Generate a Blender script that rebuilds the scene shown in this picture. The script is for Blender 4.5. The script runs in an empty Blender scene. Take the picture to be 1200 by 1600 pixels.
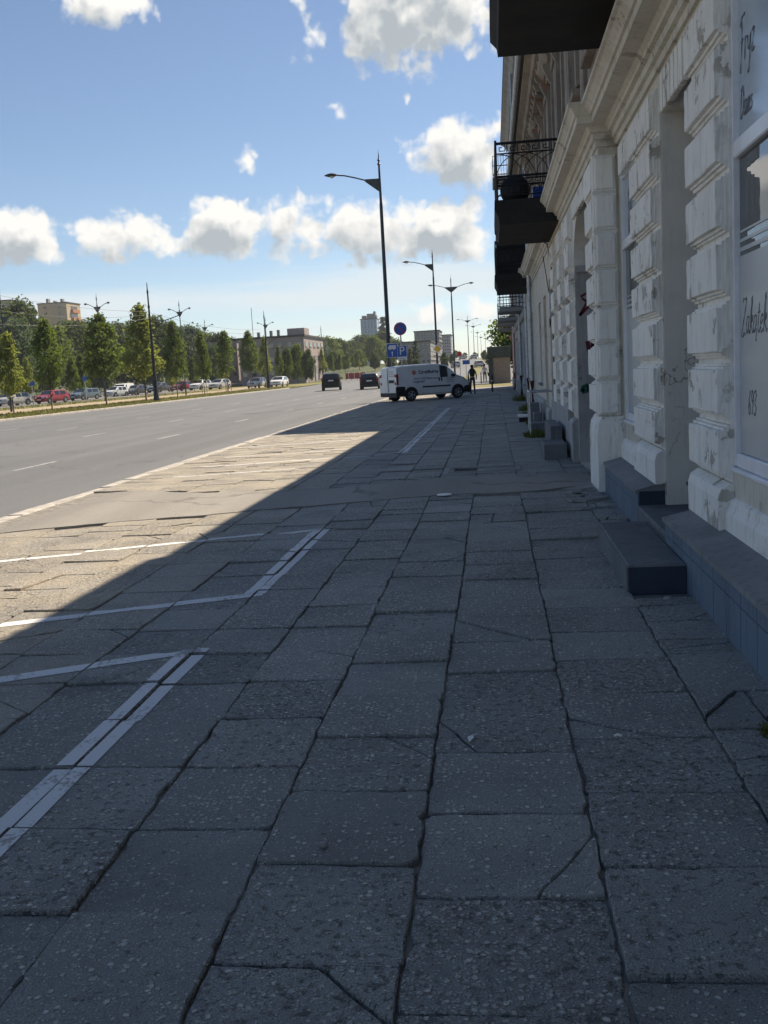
import bpy, bmesh, math, random
from mathutils import Vector, Matrix, noise as mnoise
random.seed(7)
R = math.radians
scene = bpy.context.scene
C = scene.collection

# ------------------------------------------------------------------ camera
F, CX, CY, CAMH = 1600.0, 600.0, 800.0, 1.5
ROLL = R(3.2)
yd = Vector((770 - CX, 571 - CY, F)).normalized()              # street direction in the camera frame
_a, _b = -math.sin(ROLL), -math.cos(ROLL)
up = Vector((_a, _b, -(_a * yd.x + _b * yd.y) / yd.z)).normalized()
xd = yd.cross(up)
CM = Matrix((xd, yd, up))                                      # camera (right, down, forward) -> world
cam_d = bpy.data.cameras.new('camera')
cam = bpy.data.objects.new('camera', cam_d); C.objects.link(cam)
cr, cdn, cf = CM.col[0], CM.col[1], CM.col[2]
mw = Matrix.Identity(4)
for i in range(3):
    mw[i][0] = cr[i]; mw[i][1] = -cdn[i]; mw[i][2] = -cf[i]
mw.translation = Vector((0, 0, CAMH))
cam.matrix_world = mw
cam_d.sensor_fit = 'VERTICAL'; cam_d.sensor_height = 24.0; cam_d.sensor_width = 18.0
cam_d.lens = 24.0
cam_d.clip_start = 0.05; cam_d.clip_end = 6000
scene.camera = cam

def ray(px, py): return CM @ Vector((px - CX, py - CY, F))
def at(px, py, Y):
    d = ray(px, py); return Vector((0, 0, CAMH)) + d * (Y / d.y)

# ------------------------------------------------------------------ sun, sky, exposure
SUN_EL, SUN_PHI = R(50), R(35.5)                                # phi: from +Y (street) towards +X
sun_d = bpy.data.lights.new('sun', 'SUN'); sun_d.energy = 5.0; sun_d.angle = R(0.53); sun_d.color = (1.0, 0.85, 0.66)
sun = bpy.data.objects.new('sun', sun_d); C.objects.link(sun)
sdir = Vector((math.sin(SUN_PHI) * math.cos(SUN_EL), math.cos(SUN_PHI) * math.cos(SUN_EL), math.sin(SUN_EL)))
sun.rotation_euler = sdir.to_track_quat('Z', 'Y').to_euler()
sun.location = (20, 20, 60)
SKY_STRENGTH = 0.068
vs = scene.view_settings
vs.view_transform = 'Standard'; vs.look = 'None'; vs.exposure = 0.82; vs.gamma = 1.0; vs.use_curve_mapping = False
scene.cycles.max_bounces = 6; scene.cycles.diffuse_bounces = 3; scene.cycles.glossy_bounces = 3
scene.cycles.transmission_bounces = 4; scene.cycles.transparent_max_bounces = 6
scene.cycles.sample_clamp_indirect = 6.0
scene.cycles.use_denoising = True

world = bpy.data.worlds.new('World'); scene.world = world; world.use_nodes = True

def node(nt, typ, **kw):
    n = nt.nodes.new(typ)
    for k, v in kw.items():
        if k.startswith('i_'): n.inputs[k[2:].replace('_', ' ')].default_value = v
        else: setattr(n, k, v)
    return n
def L(nt, a, b): nt.links.new(a, b)
def mth(nt, op, a, b=None, clamp=False):
    n = nt.nodes.new('ShaderNodeMath'); n.operation = op; n.use_clamp = clamp
    for i, v in enumerate((a, b)):
        if v is None: continue
        if isinstance(v, (int, float)): n.inputs[i].default_value = v
        else: nt.links.new(v, n.inputs[i])
    return n.outputs[0]
def maprange(nt, v, a, b, c=0.0, d=1.0, smooth=True):
    n = nt.nodes.new('ShaderNodeMapRange'); n.interpolation_type = 'SMOOTHSTEP' if smooth else 'LINEAR'
    n.inputs['From Min'].default_value = a; n.inputs['From Max'].default_value = b
    n.inputs['To Min'].default_value = c; n.inputs['To Max'].default_value = d
    nt.links.new(v, n.inputs['Value']); return n.outputs['Result']
def mixc(nt, fac, a, b, blend='MIX'):
    n = nt.nodes.new('ShaderNodeMix'); n.data_type = 'RGBA'; n.blend_type = blend
    for s, v in ((n.inputs[0], fac), (n.inputs[6], a), (n.inputs[7], b)):
        if isinstance(v, (int, float)): s.default_value = v
        elif isinstance(v, tuple): s.default_value = (*v[:3], 1)
        else: nt.links.new(v, s)
    return n.outputs[2]

def uv_of(px, py):
    d = ray(px, py).normalized(); return math.atan2(d.x, d.y), math.asin(d.z)

CLOUDS = [  # pixel box of each cloud in the photograph's sky -> direction on the dome, weight
    (-60, 318, 128, 410, 1.3), (92, 334, 288, 406, 1.2), (150, 328, 205, 380, .8), (268, 292, 430, 408, 1.25), (380, 300, 500, 400, 1.0),
    (465, 306, 650, 404, 1.15), (580, 292, 785, 412, 1.25), (640, 180, 800, 292, 1.2), (490, -100, 800, 104, 1.3), (560, -40, 700, 100, 1.0),
    (95, -45, 228, 38, 1.0), (376, 234, 402, 276, .62), (512, 146, 540, 180, .55), (628, 138, 642, 166, .45),
    (720, 462, 790, 498, .8), (650, 470, 720, 500, .6), (536, 406, 556, 422, .5), (425, -30, 510, 14, .6),
    # beyond the frame the same fair weather cumulus go on
    (-700, 280, -420, 400, 1.0), (-420, 60, -160, 210, 1.0), (-900, -200, -520, 40, 1.1), (880, 120, 1180, 320, 1.1),
    (1250, 260, 1600, 420, 1.0), (1300, -260, 1700, 20, 1.1), (-100, -520, 240, -240, 1.1), (500, -700, 900, -420, 1.1),
]
def build_world():
    nt = world.node_tree; nt.nodes.clear()
    out = node(nt, 'ShaderNodeOutputWorld'); bg = node(nt, 'ShaderNodeBackground'); bg.inputs['Strength'].default_value = SKY_STRENGTH
    L(nt, bg.outputs[0], out.inputs[0])
    sky = node(nt, 'ShaderNodeTexSky', sky_type='NISHITA'); sky.sun_disc = False
    sky.sun_elevation = SUN_EL; sky.sun_rotation = SUN_PHI; sky.altitude = 200; sky.air_density = .82; sky.dust_density = .25; sky.ozone_density = 1.3
    # cloud density group
    g = bpy.data.node_groups.new('cloud_density', 'ShaderNodeTree')
    g.interface.new_socket('P', in_out='INPUT', socket_type='NodeSocketVector')
    g.interface.new_socket('D', in_out='OUTPUT', socket_type='NodeSocketFloat')
    gi = g.nodes.new('NodeGroupInput'); go = g.nodes.new('NodeGroupOutput')
    acc = None
    for (x0, y0, x1, y1, w) in CLOUDS:
        ua, va = uv_of(x0, (y0 + y1) / 2); ub, vb = uv_of(x1, (y0 + y1) / 2)
        uc, vt = uv_of((x0 + x1) / 2, y0); _, vl = uv_of((x0 + x1) / 2, y1)
        a = (ub - ua) / 2 * 1.12; b = (vt - vl) / 2 * 1.12
        s = g.nodes.new('ShaderNodeVectorMath'); s.operation = 'SUBTRACT'; g.links.new(gi.outputs[0], s.inputs[0])
        s.inputs[1].default_value = ((ua + ub) / 2, (vt + vl) / 2 - b * .1, 0)
        m = g.nodes.new('ShaderNodeVectorMath'); m.operation = 'MULTIPLY'; g.links.new(s.outputs[0], m.inputs[0])
        m.inputs[1].default_value = (1 / a, 1 / b, 0)
        l = g.nodes.new('ShaderNodeVectorMath'); l.operation = 'LENGTH'; g.links.new(m.outputs[0], l.inputs[0])
        v = mth(g, 'MULTIPLY', mth(g, 'SUBTRACT', 1.0, l.outputs['Value']), w)
        acc = v if acc is None else mth(g, 'MAXIMUM', acc, v)
    acc = mth(g, 'MAXIMUM', acc, -0.9)
    n1 = node(g, 'ShaderNodeTexNoise', noise_dimensions='2D'); n1.inputs['Scale'].default_value = 26; n1.inputs['Detail'].default_value = 6; n1.inputs['Roughness'].default_value = .56
    n2 = node(g, 'ShaderNodeTexVoronoi', voronoi_dimensions='2D', feature='F1'); n2.inputs['Scale'].default_value = 42
    n2.inputs['Detail'].default_value = 1.5
    # warp so lumps are not round
    nw = node(g, 'ShaderNodeTexNoise', noise_dimensions='2D'); nw.inputs['Scale'].default_value = 40; nw.inputs['Detail'].default_value = 2
    g.links.new(gi.outputs[0], nw.inputs['Vector'])
    sc = g.nodes.new('ShaderNodeVectorMath'); sc.operation = 'SCALE'; g.links.new(nw.outputs['Color'], sc.inputs[0]); sc.inputs['Scale'].default_value = .022
    ad = g.nodes.new('ShaderNodeVectorMath'); ad.operation = 'ADD'; g.links.new(gi.outputs[0], ad.inputs[0]); g.links.new(sc.outputs[0], ad.inputs[1])
    g.links.new(gi.outputs[0], n1.inputs['Vector']); g.links.new(ad.outputs[0], n2.inputs['Vector'])
    t = mth(g, 'MULTIPLY', mth(g, 'SUBTRACT', n1.outputs['Fac'], .5), 1.55)
    t2 = mth(g, 'MULTIPLY', mth(g, 'SUBTRACT', .42, n2.outputs['Distance']), .62)
    d = mth(g, 'ADD', mth(g, 'ADD', acc, t), t2)
    d = mth(g, 'ADD', d, .10)
    g.links.new(d, go.inputs[0])
    # direction -> (azimuth, elevation)
    tc = node(nt, 'ShaderNodeTexCoord'); sx = node(nt, 'ShaderNodeSeparateXYZ'); L(nt, tc.outputs['Generated'], sx.inputs[0])
    u = mth(nt, 'ARCTAN2', sx.outputs[0], sx.outputs[1]); v = mth(nt, 'ARCSINE', sx.outputs[2])
    cb = node(nt, 'ShaderNodeCombineXYZ'); L(nt, u, cb.inputs[0]); L(nt, v, cb.inputs[1])
    def dens(off):
        gn = nt.nodes.new('ShaderNodeGroup'); gn.node_tree = g
        if off is None: L(nt, cb.outputs[0], gn.inputs[0])
        else:
            a = node(nt, 'ShaderNodeVectorMath', operation='ADD'); L(nt, cb.outputs[0], a.inputs[0]); a.inputs[1].default_value = off; L(nt, a.outputs[0], gn.inputs[0])
        return gn.outputs[0]
    D = dens(None); D2 = dens((.010, .020, 0))
    alpha = maprange(nt, D, -.04, .52)
    thick = maprange(nt, D, .1, 1.15)
    slope = mth(nt, 'SUBTRACT', D, D2)                                 # positive where the cloud thins towards the sun
    bright = mth(nt, 'ADD', mth(nt, 'MULTIPLY', slope, 1.05), mth(nt, 'SUBTRACT', .74, mth(nt, 'MULTIPLY', thick, .88)), clamp=True)
    ccol = mixc(nt, bright, (3.9, 4.3, 4.6), (8.6, 8.4, 8.0))
    # thin stratus veil low over the horizon
    nv = node(nt, 'ShaderNodeTexNoise', noise_dimensions='2D'); nv.inputs['Scale'].default_value = 3.0; nv.inputs['Detail'].default_value = 6; nv.inputs['Roughness'].default_value = .55
    mp = node(nt, 'ShaderNodeVectorMath', operation='MULTIPLY'); L(nt, cb.outputs[0], mp.inputs[0]); mp.inputs[1].default_value = (1.0, 9.0, 0); L(nt, mp.outputs[0], nv.inputs['Vector'])
    _, va = uv_of(600, 425); _, vb = uv_of(600, 480); vc = (va + vb) / 2
    band = mth(nt, 'SUBTRACT', 1.0, mth(nt, 'ABSOLUTE', mth(nt, 'DIVIDE', mth(nt, 'SUBTRACT', v, vc), (va - vb) * .75)))
    _, vd = uv_of(600, 505)
    band2 = mth(nt, 'SUBTRACT', .8, mth(nt, 'ABSOLUTE', mth(nt, 'DIVIDE', mth(nt, 'SUBTRACT', v, vd), .016)))
    band = mth(nt, 'MAXIMUM', band, band2)
    veil = maprange(nt, mth(nt, 'ADD', mth(nt, 'MULTIPLY', band, .7), mth(nt, 'MULTIPLY', mth(nt, 'SUBTRACT', nv.outputs['Fac'], .5), 1.5)), .05, .62, 0, .85)
    skyc = mixc(nt, veil, sky.outputs[0], (6.6, 7.2, 7.5))
    col = mixc(nt, alpha, skyc, ccol)
    L(nt, col, bg.inputs[0])
build_world()
world.cycles.sampling_method = 'MANUAL'; world.cycles.sample_map_resolution = 512

# ------------------------------------------------------------------ materials
MAT = {}
def bsdf_of(m): return m.node_tree.nodes['Principled BSDF']
def mat(name, col, rough=.8, var=.25, scale=3.0, bump=.0, bscale=40.0, metal=0.0, spec=.4, col2=None, detail=6, stretch=(1, 1, 1), coords='pos', thr=(.3, .7), coat=0):
    m = bpy.data.materials.new(name); m.use_nodes = True; nt = m.node_tree; b = bsdf_of(m)
    b.inputs['Roughness'].default_value = rough; b.inputs['Metallic'].default_value = metal; b.inputs['Specular IOR Level'].default_value = spec
    if coat: b.inputs['Coat Weight'].default_value = coat; b.inputs['Coat Roughness'].default_value = .06
    if coords == 'pos': vec = node(nt, 'ShaderNodeNewGeometry').outputs['Position']
    else: vec = node(nt, 'ShaderNodeTexCoord').outputs['Object']
    mp = node(nt, 'ShaderNodeVectorMath', operation='MULTIPLY'); L(nt, vec, mp.inputs[0]); mp.inputs[1].default_value = stretch
    if var > 0 or col2:
        n = node(nt, 'ShaderNodeTexNoise'); n.inputs['Scale'].default_value = scale; n.inputs['Detail'].default_value = detail; n.inputs['Roughness'].default_value = .62
        L(nt, mp.outputs[0], n.inputs['Vector'])
        f = maprange(nt, n.outputs['Fac'], *thr)
        c2 = col2 or tuple(c * (1 - var) for c in col)
        c1 = col if col2 else tuple(min(1, c * (1 + var * .5)) for c in col)
        L(nt, mixc(nt, f, c1, c2), b.inputs['Base Color'])
    else: b.inputs['Base Color'].default_value = (*col, 1)
    if bump > 0:
        n2 = node(nt, 'ShaderNodeTexNoise'); n2.inputs['Scale'].default_value = bscale; n2.inputs['Detail'].default_value = 5
        L(nt, mp.outputs[0], n2.inputs['Vector'])
        bp = node(nt, 'ShaderNodeBump'); bp.inputs['Strength'].default_value = bump; bp.inputs['Distance'].default_value = .01
        L(nt, n2.outputs['Fac'], bp.inputs['Height']); L(nt, bp.outputs[0], b.inputs['Normal'])
    MAT[name] = m; return m

def slab_material():
    m = bpy.data.materials.new('paving_concrete'); m.use_nodes = True; nt = m.node_tree; b = bsdf_of(m)
    pos = node(nt, 'ShaderNodeNewGeometry').outputs['Position']
    tone = node(nt, 'ShaderNodeAttribute', attribute_name='tone').outputs['Fac']
    agg = node(nt, 'ShaderNodeAttribute', attribute_name='agg').outputs['Fac']
    wear = mth(nt, 'FRACT', mth(nt, 'MULTIPLY', tone, 7.31))
    def noise(s, d=5, r=.6):
        n = node(nt, 'ShaderNodeTexNoise'); n.inputs['Scale'].default_value = s; n.inputs['Detail'].default_value = d; n.inputs['Roughness'].default_value = r
        L(nt, pos, n.inputs['Vector']); return n.outputs['Fac']
    base = mixc(nt, tone, (.34, .35, .337), (.50, .51, .487))
    dust = node(nt, 'ShaderNodeAttribute', attribute_name='dust').outputs['Fac']
    base = mixc(nt, mth(nt, 'MULTIPLY', dust, maprange(nt, noise(2.1, 5), .25, .6, .45, 1.0)), base, (.62, .52, .37))
    base = mixc(nt, maprange(nt, noise(1.3, 6), .35, .7, 0, .6), base, (.215, .212, .20))
    base = mixc(nt, maprange(nt, noise(7, 8, .7), .5, .72, 0, .4), base, (.47, .455, .42))
    fine = noise(210, 3, .7)
    base = mixc(nt, maprange(nt, fine, .38, .60, 0, .62), base, (.125, .126, .12))  # dark grain, strengthened in place of weak relief shading
    # aggregate: cells that stand out as pebbles
    jit = node(nt, 'ShaderNodeTexNoise'); jit.inputs['Scale'].default_value = 60; L(nt, pos, jit.inputs['Vector'])
    js = node(nt, 'ShaderNodeVectorMath', operation='SCALE'); L(nt, jit.outputs['Color'], js.inputs[0]); js.inputs['Scale'].default_value = .012
    ja = node(nt, 'ShaderNodeVectorMath', operation='ADD'); L(nt, pos, ja.inputs[0]); L(nt, js.outputs[0], ja.inputs[1])
    def pebbles(scale, thr):
        vo = node(nt, 'ShaderNodeTexVoronoi', feature='F1'); vo.inputs['Scale'].default_value = scale; L(nt, ja.outputs[0], vo.inputs['Vector'])
        sep = node(nt, 'ShaderNodeSeparateColor'); L(nt, vo.outputs['Color'], sep.inputs[0])
        patch = noise(5.0, 3)
        lim = mth(nt, 'SUBTRACT', thr, mth(nt, 'ADD', mth(nt, 'MULTIPLY', agg, .34), mth(nt, 'MULTIPLY', mth(nt, 'SUBTRACT', patch, .5), .7)))
        on = mth(nt, 'GREATER_THAN', sep.outputs[0], lim)
        shape = maprange(nt, vo.outputs['Distance'], .52, .30)
        return mth(nt, 'MULTIPLY', on, shape), sep.outputs[1]
    p1, r1 = pebbles(44, .91); p2, r2 = pebbles(92, .76)
    pc = mixc(nt, r1, (.34, .335, .315), (.78, .77, .72))
    base = mixc(nt, mth(nt, 'MULTIPLY', p1, .85), base, pc)
    base = mixc(nt, mth(nt, 'MULTIPLY', p2, .7), base, mixc(nt, r2, (.23, .228, .215), (.74, .73, .69)))
    # pits and worn hollows, their relief shade deepened in the colour
    pit = mth(nt, 'MULTIPLY', maprange(nt, mth(nt, 'ADD', noise(30, 6, .75), mth(nt, 'MULTIPLY', mth(nt, 'SUBTRACT', wear, .5), .09)), .57, .67), maprange(nt, noise(2.4, 4), .32, .55))
    base = mixc(nt, mth(nt, 'MULTIPLY', pit, .62), base, (.125, .125, .119))
    gum = node(nt, 'ShaderNodeTexVoronoi', feature='F1'); gum.inputs['Scale'].default_value = 3.2; L(nt, ja.outputs[0], gum.inputs['Vector'])
    gs_ = node(nt, 'ShaderNodeSeparateColor'); L(nt, gum.outputs['Color'], gs_.inputs[0])
    gm = mth(nt, 'MULTIPLY', maprange(nt, gum.outputs['Distance'], .062, .05), mth(nt, 'GREATER_THAN', gs_.outputs[0], .62))
    base = mixc(nt, mth(nt, 'MULTIPLY', gm, .55), base, mixc(nt, gs_.outputs[1], (.07, .07, .07), (.42, .42, .41)))
    stain = maprange(nt, noise(.75, 6, .7), .56, .66, 0, .42)
    base = mixc(nt, stain, base, (.135, .132, .125))
    L(nt, base, b.inputs['Base Color'])
    L(nt, maprange(nt, mth(nt, 'MAXIMUM', p1, p2), 0, 1, .80, .48), b.inputs['Roughness']); b.inputs['Specular IOR Level'].default_value = .45
    h = mth(nt, 'ADD', mth(nt, 'MULTIPLY', p1, .55), mth(nt, 'MULTIPLY', p2, .3))
    h = mth(nt, 'ADD', h, mth(nt, 'MULTIPLY', fine, .35))
    h = mth(nt, 'SUBTRACT', h, mth(nt, 'MULTIPLY', pit, .9))
    h = mth(nt, 'ADD', h, mth(nt, 'MULTIPLY', noise(14, 5, .6), .9))
    bp = node(nt, 'ShaderNodeBump'); bp.inputs['Strength'].default_value = 1.0; bp.inputs['Distance'].default_value = .026
    L(nt, h, bp.inputs['Height']); L(nt, bp.outputs[0], b.inputs['Normal'])
    MAT['slab'] = m
slab_material()

def asphalt_material(name, c1, c2, worn):
    m = bpy.data.materials.new(name); m.use_nodes = True; nt = m.node_tree; b = bsdf_of(m)
    pos = node(nt, 'ShaderNodeNewGeometry').outputs['Position']
    def noise(s, d=5, r=.6, st=None):
        n = node(nt, 'ShaderNodeTexNoise'); n.inputs['Scale'].default_value = s; n.inputs['Detail'].default_value = d; n.inputs['Roughness'].default_value = r
        if st:
            mp = node(nt, 'ShaderNodeVectorMath', operation='MULTIPLY'); L(nt, pos, mp.inputs[0]); mp.inputs[1].default_value = st; L(nt, mp.outputs[0], n.inputs['Vector'])
        else: L(nt, pos, n.inputs['Vector'])
        return n.outputs['Fac']
    base = mixc(nt, maprange(nt, noise(.5, 7, .65, (1, .12, 1)), .3, .7), c1, c2)
    base = mixc(nt, maprange(nt, noise(2.2, 6, .7), .52, .75, 0, .5), base, worn)
    track = node(nt, 'ShaderNodeTexNoise'); track.inputs['Scale'].default_value = .55; track.inputs['Detail'].default_value = 2
    tm = node(nt, 'ShaderNodeVectorMath', operation='MULTIPLY'); L(nt, pos, tm.inputs[0]); tm.inputs[1].default_value = (1.6, .02, 1); L(nt, tm.outputs[0], track.inputs['Vector'])
    base = mixc(nt, maprange(nt, track.outputs['Fac'], .45, .6, 0, .5), base, tuple(c * .7 for c in c1))
    vo = node(nt, 'ShaderNodeTexVoronoi', feature='DISTANCE_TO_EDGE'); vo.inputs['Scale'].default_value = .28; jt = node(nt, 'ShaderNodeTexNoise'); jt.inputs['Scale'].default_value = 1.6; jt.inputs['Detail'].default_value = 5; L(nt, pos, jt.inputs['Vector'])
    ad = node(nt, 'ShaderNodeVectorMath', operation='MULTIPLY_ADD'); L(nt, jt.outputs['Color'], ad.inputs[0]); ad.inputs[1].default_value = (1.3, 1.3, 0); L(nt, pos, ad.inputs[2]); L(nt, ad.outputs[0], vo.inputs['Vector'])
    base = mixc(nt, mth(nt, 'MULTIPLY', maprange(nt, vo.outputs['Distance'], .012, .004), maprange(nt, noise(.3, 3), .48, .55, 0, .75)), base, (.035, .035, .036))
    base = mixc(nt, maprange(nt, noise(160, 3, .7), .4, .7, 0, .6), base, tuple(c * 1.9 for c in c2))
    L(nt, base, b.inputs['Base Color']); b.inputs['Roughness'].default_value = .72; b.inputs['Specular IOR Level'].default_value = .4
    bp = node(nt, 'ShaderNodeBump'); bp.inputs['Strength'].default_value = .8; bp.inputs['Distance'].default_value = .008
    L(nt, noise(120, 4, .7), bp.inputs['Height']); L(nt, bp.outputs[0], b.inputs['Normal'])
    MAT[name] = m
asphalt_material('asphalt', (.088, .094, .10), (.122, .128, .134), (.066, .070, .074))
asphalt_material('asphalt_patch', (.165, .16, .148), (.255, .242, .215), (.105, .103, .097))

def paint_material(name, col, under, amount):
    m = bpy.data.materials.new(name); m.use_nodes = True; nt = m.node_tree; b = bsdf_of(m)
    pos = node(nt, 'ShaderNodeNewGeometry').outputs['Position']
    n = node(nt, 'ShaderNodeTexNoise'); n.inputs['Scale'].default_value = 38; n.inputs['Detail'].default_value = 7; n.inputs['Roughness'].default_value = .75; L(nt, pos, n.inputs['Vector'])
    n2 = node(nt, 'ShaderNodeTexNoise'); n2.inputs['Scale'].default_value = 4; n2.inputs['Detail'].default_value = 4; L(nt, pos, n2.inputs['Vector'])
    f = maprange(nt, mth(nt, 'ADD', n.outputs['Fac'], mth(nt, 'MULTIPLY', mth(nt, 'SUBTRACT', n2.outputs['Fac'], .5), .5)), amount, amount + .09)
    L(nt, mixc(nt, f, col, under), b.inputs['Base Color']); b.inputs['Roughness'].default_value = .7
    bp = node(nt, 'ShaderNodeBump'); bp.inputs['Strength'].default_value = .5; bp.inputs['Distance'].default_value = .006; L(nt, n.outputs['Fac'], bp.inputs['Height']); L(nt, bp.outputs[0], b.inputs['Normal'])
    MAT[name] = m
paint_material('line_paint', (.66, .67, .67), (.30, .29, .275), .565)
paint_material('road_paint', (.42, .42, .42), (.145, .15, .155), .5)

def plaster_material(name, c1, c2, dirt, amount=.5, streak=(3.0, 3.0, .45), peel=None):
    m = bpy.data.materials.new(name); m.use_nodes = True; nt = m.node_tree; b = bsdf_of(m)
    pos = node(nt, 'ShaderNodeNewGeometry').outputs['Position']
    def noise(s, d=6, r=.65, st=None):
        n = node(nt, 'ShaderNodeTexNoise'); n.inputs['Scale'].default_value = s; n.inputs['Detail'].default_value = d; n.inputs['Roughness'].default_value = r
        if st:
            mp = node(nt, 'ShaderNodeVectorMath', operation='MULTIPLY'); L(nt, pos, mp.inputs[0]); mp.inputs[1].default_value = st; L(nt, mp.outputs[0], n.inputs['Vector'])
        else: L(nt, pos, n.inputs['Vector'])
        return n.outputs['Fac']
    base = mixc(nt, maprange(nt, noise(1.6), .35, .65), c1, c2)
    base = mixc(nt, maprange(nt, noise(5, 8, .72, streak), .48, .78, 0, amount), base, dirt)
    base = mixc(nt, maprange(nt, noise(18, 8, .78), .6, .74, 0, amount), base, tuple(c * .55 for c in dirt))
    pl = None
    if peel:
        pl = mth(nt, 'MULTIPLY', maprange(nt, noise(4.2, 9, .66), .575, .60), maprange(nt, noise(.8, 3), .42, .56))
        base = mixc(nt, mth(nt, 'MULTIPLY', pl, .85), base, peel)
    # hairline cracks
    vo = node(nt, 'ShaderNodeTexVoronoi', feature='DISTANCE_TO_EDGE'); vo.inputs['Scale'].default_value = 1.1
    jt = node(nt, 'ShaderNodeTexNoise'); jt.inputs['Scale'].default_value = 5; jt.inputs['Detail'].default_value = 6; L(nt, pos, jt.inputs['Vector'])
    ad = node(nt, 'ShaderNodeVectorMath', operation='MULTIPLY_ADD'); L(nt, jt.outputs['Color'], ad.inputs[0]); ad.inputs[1].default_value = (.5, .5, .5); L(nt, pos, ad.inputs[2])
    L(nt, ad.outputs[0], vo.inputs['Vector'])
    crack = mth(nt, 'MULTIPLY', maprange(nt, vo.outputs['Distance'], .006, .001), maprange(nt, noise(.9, 3), .55, .62))
    base = mixc(nt, mth(nt, 'MULTIPLY', crack, .7), base, (.05, .045, .04))
    L(nt, base, b.inputs['Base Color']); b.inputs['Roughness'].default_value = .85; b.inputs['Specular IOR Level'].default_value = .25
    h = mth(nt, 'SUBTRACT', mth(nt, 'ADD', mth(nt, 'MULTIPLY', noise(9, 6), .8), mth(nt, 'MULTIPLY', noise(70, 4), .3)), crack if pl is None else mth(nt, 'ADD', crack, mth(nt, 'MULTIPLY', pl, .6)))
    bp = node(nt, 'ShaderNodeBump'); bp.inputs['Strength'].default_value = .6; bp.inputs['Distance'].default_value = .012; L(nt, h, bp.inputs['Height']); L(nt, bp.outputs[0], b.inputs['Normal'])
    MAT[name] = m
plaster_material('white_plaster', (.85, .83, .775), (.78, .76, .71), (.42, .39, .335), .8, peel=(.36, .32, .27))
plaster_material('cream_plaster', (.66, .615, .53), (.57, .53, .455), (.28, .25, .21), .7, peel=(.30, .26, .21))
plaster_material('grey_reveal', (.74, .72, .66), (.67, .65, .60), (.33, .32, .30), .35)
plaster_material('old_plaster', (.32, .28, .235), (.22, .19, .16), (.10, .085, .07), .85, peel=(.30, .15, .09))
plaster_material('grey_plaster', (.40, .40, .40), (.31, .31, .315), (.15, .15, .15), .7)
plaster_material('blue_plaster', (.40, .43, .48), (.33, .36, .41), (.20, .21, .23), .5)
plaster_material('brick_red', (.26, .11, .085), (.20, .09, .07), (.10, .07, .06), .7)
plaster_material('tan_render', (.46, .38, .26), (.40, .33, .23), (.28, .24, .18), .4)
plaster_material('pink_render', (.36, .30, .28), (.30, .255, .24), (.20, .17, .165), .5)
plaster_material('pale_render', (.50, .47, .45), (.44, .42, .40), (.30, .28, .27), .4)
plaster_material('concrete', (.30, .295, .28), (.23, .225, .215), (.13, .125, .12), .6)
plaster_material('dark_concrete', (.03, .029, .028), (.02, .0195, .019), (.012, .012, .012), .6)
plaster_material('plinth_paint', (.15, .195, .25), (.125, .165, .21), (.07, .08, .095), .6)
plaster_material('plinth_cap', (.25, .255, .26), (.19, .195, .20), (.10, .10, .105), .7)
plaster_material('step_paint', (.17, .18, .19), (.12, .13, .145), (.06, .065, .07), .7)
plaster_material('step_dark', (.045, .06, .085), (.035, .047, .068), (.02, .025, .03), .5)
mat('frame_white', (.80, .81, .84), .35, .08, 6)
mat('dark_metal', (.022, .022, .024), .45, .3, 8, metal=.3)
mat('iron', (.018, .017, .017), .55, .3, 20)
mat('lamp_grey', (.05, .055, .06), .4, .2, 8, metal=.4)
mat('lamp_glass', (.7, .7, .68), .2, .05)
mat('zinc', (.42, .44, .46), .45, .3, 9, metal=.6, bump=.1)
mat('rust', (.20, .07, .04), .8, .4, 14)
mat('door_brown', (.12, .075, .05), .6, .35, 12, stretch=(1, 1, .2))
mat('door_tan', (.30, .24, .17), .7, .3, 8)
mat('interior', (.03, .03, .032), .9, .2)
mat('roof_felt', (.06, .055, .05), .8, .3, 3)
mat('dirt', (.22, .21, .19), .95, .35, 8, bump=.6, bscale=60)
mat('kerb_stone', (.42, .40, .37), .85, .35, 5, bump=.5, bscale=60)
mat('sand', (.34, .28, .19), .95, .35, 1.2, bump=.4, bscale=30)
mat('lawn', (.12, .125, .035), .95, 0, .35, col2=(.22, .19, .075), bump=.6, bscale=25, thr=(.35, .65))
mat('field', (.04, .06, .018), .95, 0, .05, col2=(.07, .08, .028), bump=.3)
mat('lot', (.14, .14, .135), .9, .25, .4)
mat('bark', (.075, .058, .045), .9, .35, 14, bump=.5, bscale=50)
mat('stake_wood', (.13, .10, .07), .85, .3, 10)
mat('tyre', (.018, .018, .018), .8, .2)
mat('rim', (.42, .43, .44), .35, .1, metal=.7)
mat('trim_black', (.02, .02, .021), .55, .2)
mat('plate', (.75, .75, .72), .5, .05)
mat('tail_red', (.30, .012, .012), .25, .1)
mat('headlamp', (.62, .64, .66), .12, .05)
mat('sign_blue', (.012, .085, .38), .4, .1)
mat('sign_red', (.45, .02, .02), .4, .1)
mat('sign_white', (.72, .72, .72), .45, .06)
mat('sign_yellow', (.75, .42, .02), .45, .08)
mat('logo_red', (.62, .12, .07), .4, .1)
mat('letter_dark', (.03, .035, .06), .5, .05)
mat('letter_grey', (.14, .16, .20), .5, .05)
mat('script_ink', (.12, .12, .125), .6, .05)
mat('fence_red', (.42, .06, .035), .7, .2)
mat('skin', (.42, .26, .19), .6, .1)
mat('hair', (.02, .016, .013), .6, .2)
mat('shirt', (.48, .47, .50), .9, .15, 20)
mat('trousers', (.055, .055, .065), .9, .2, 20)
mat('shoe', (.03, .028, .028), .7, .1)
mat('bag', (.018, .018, .02), .8, .1)
mat('graffiti_red', (.13, .015, .03), .6, .1)
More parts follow.
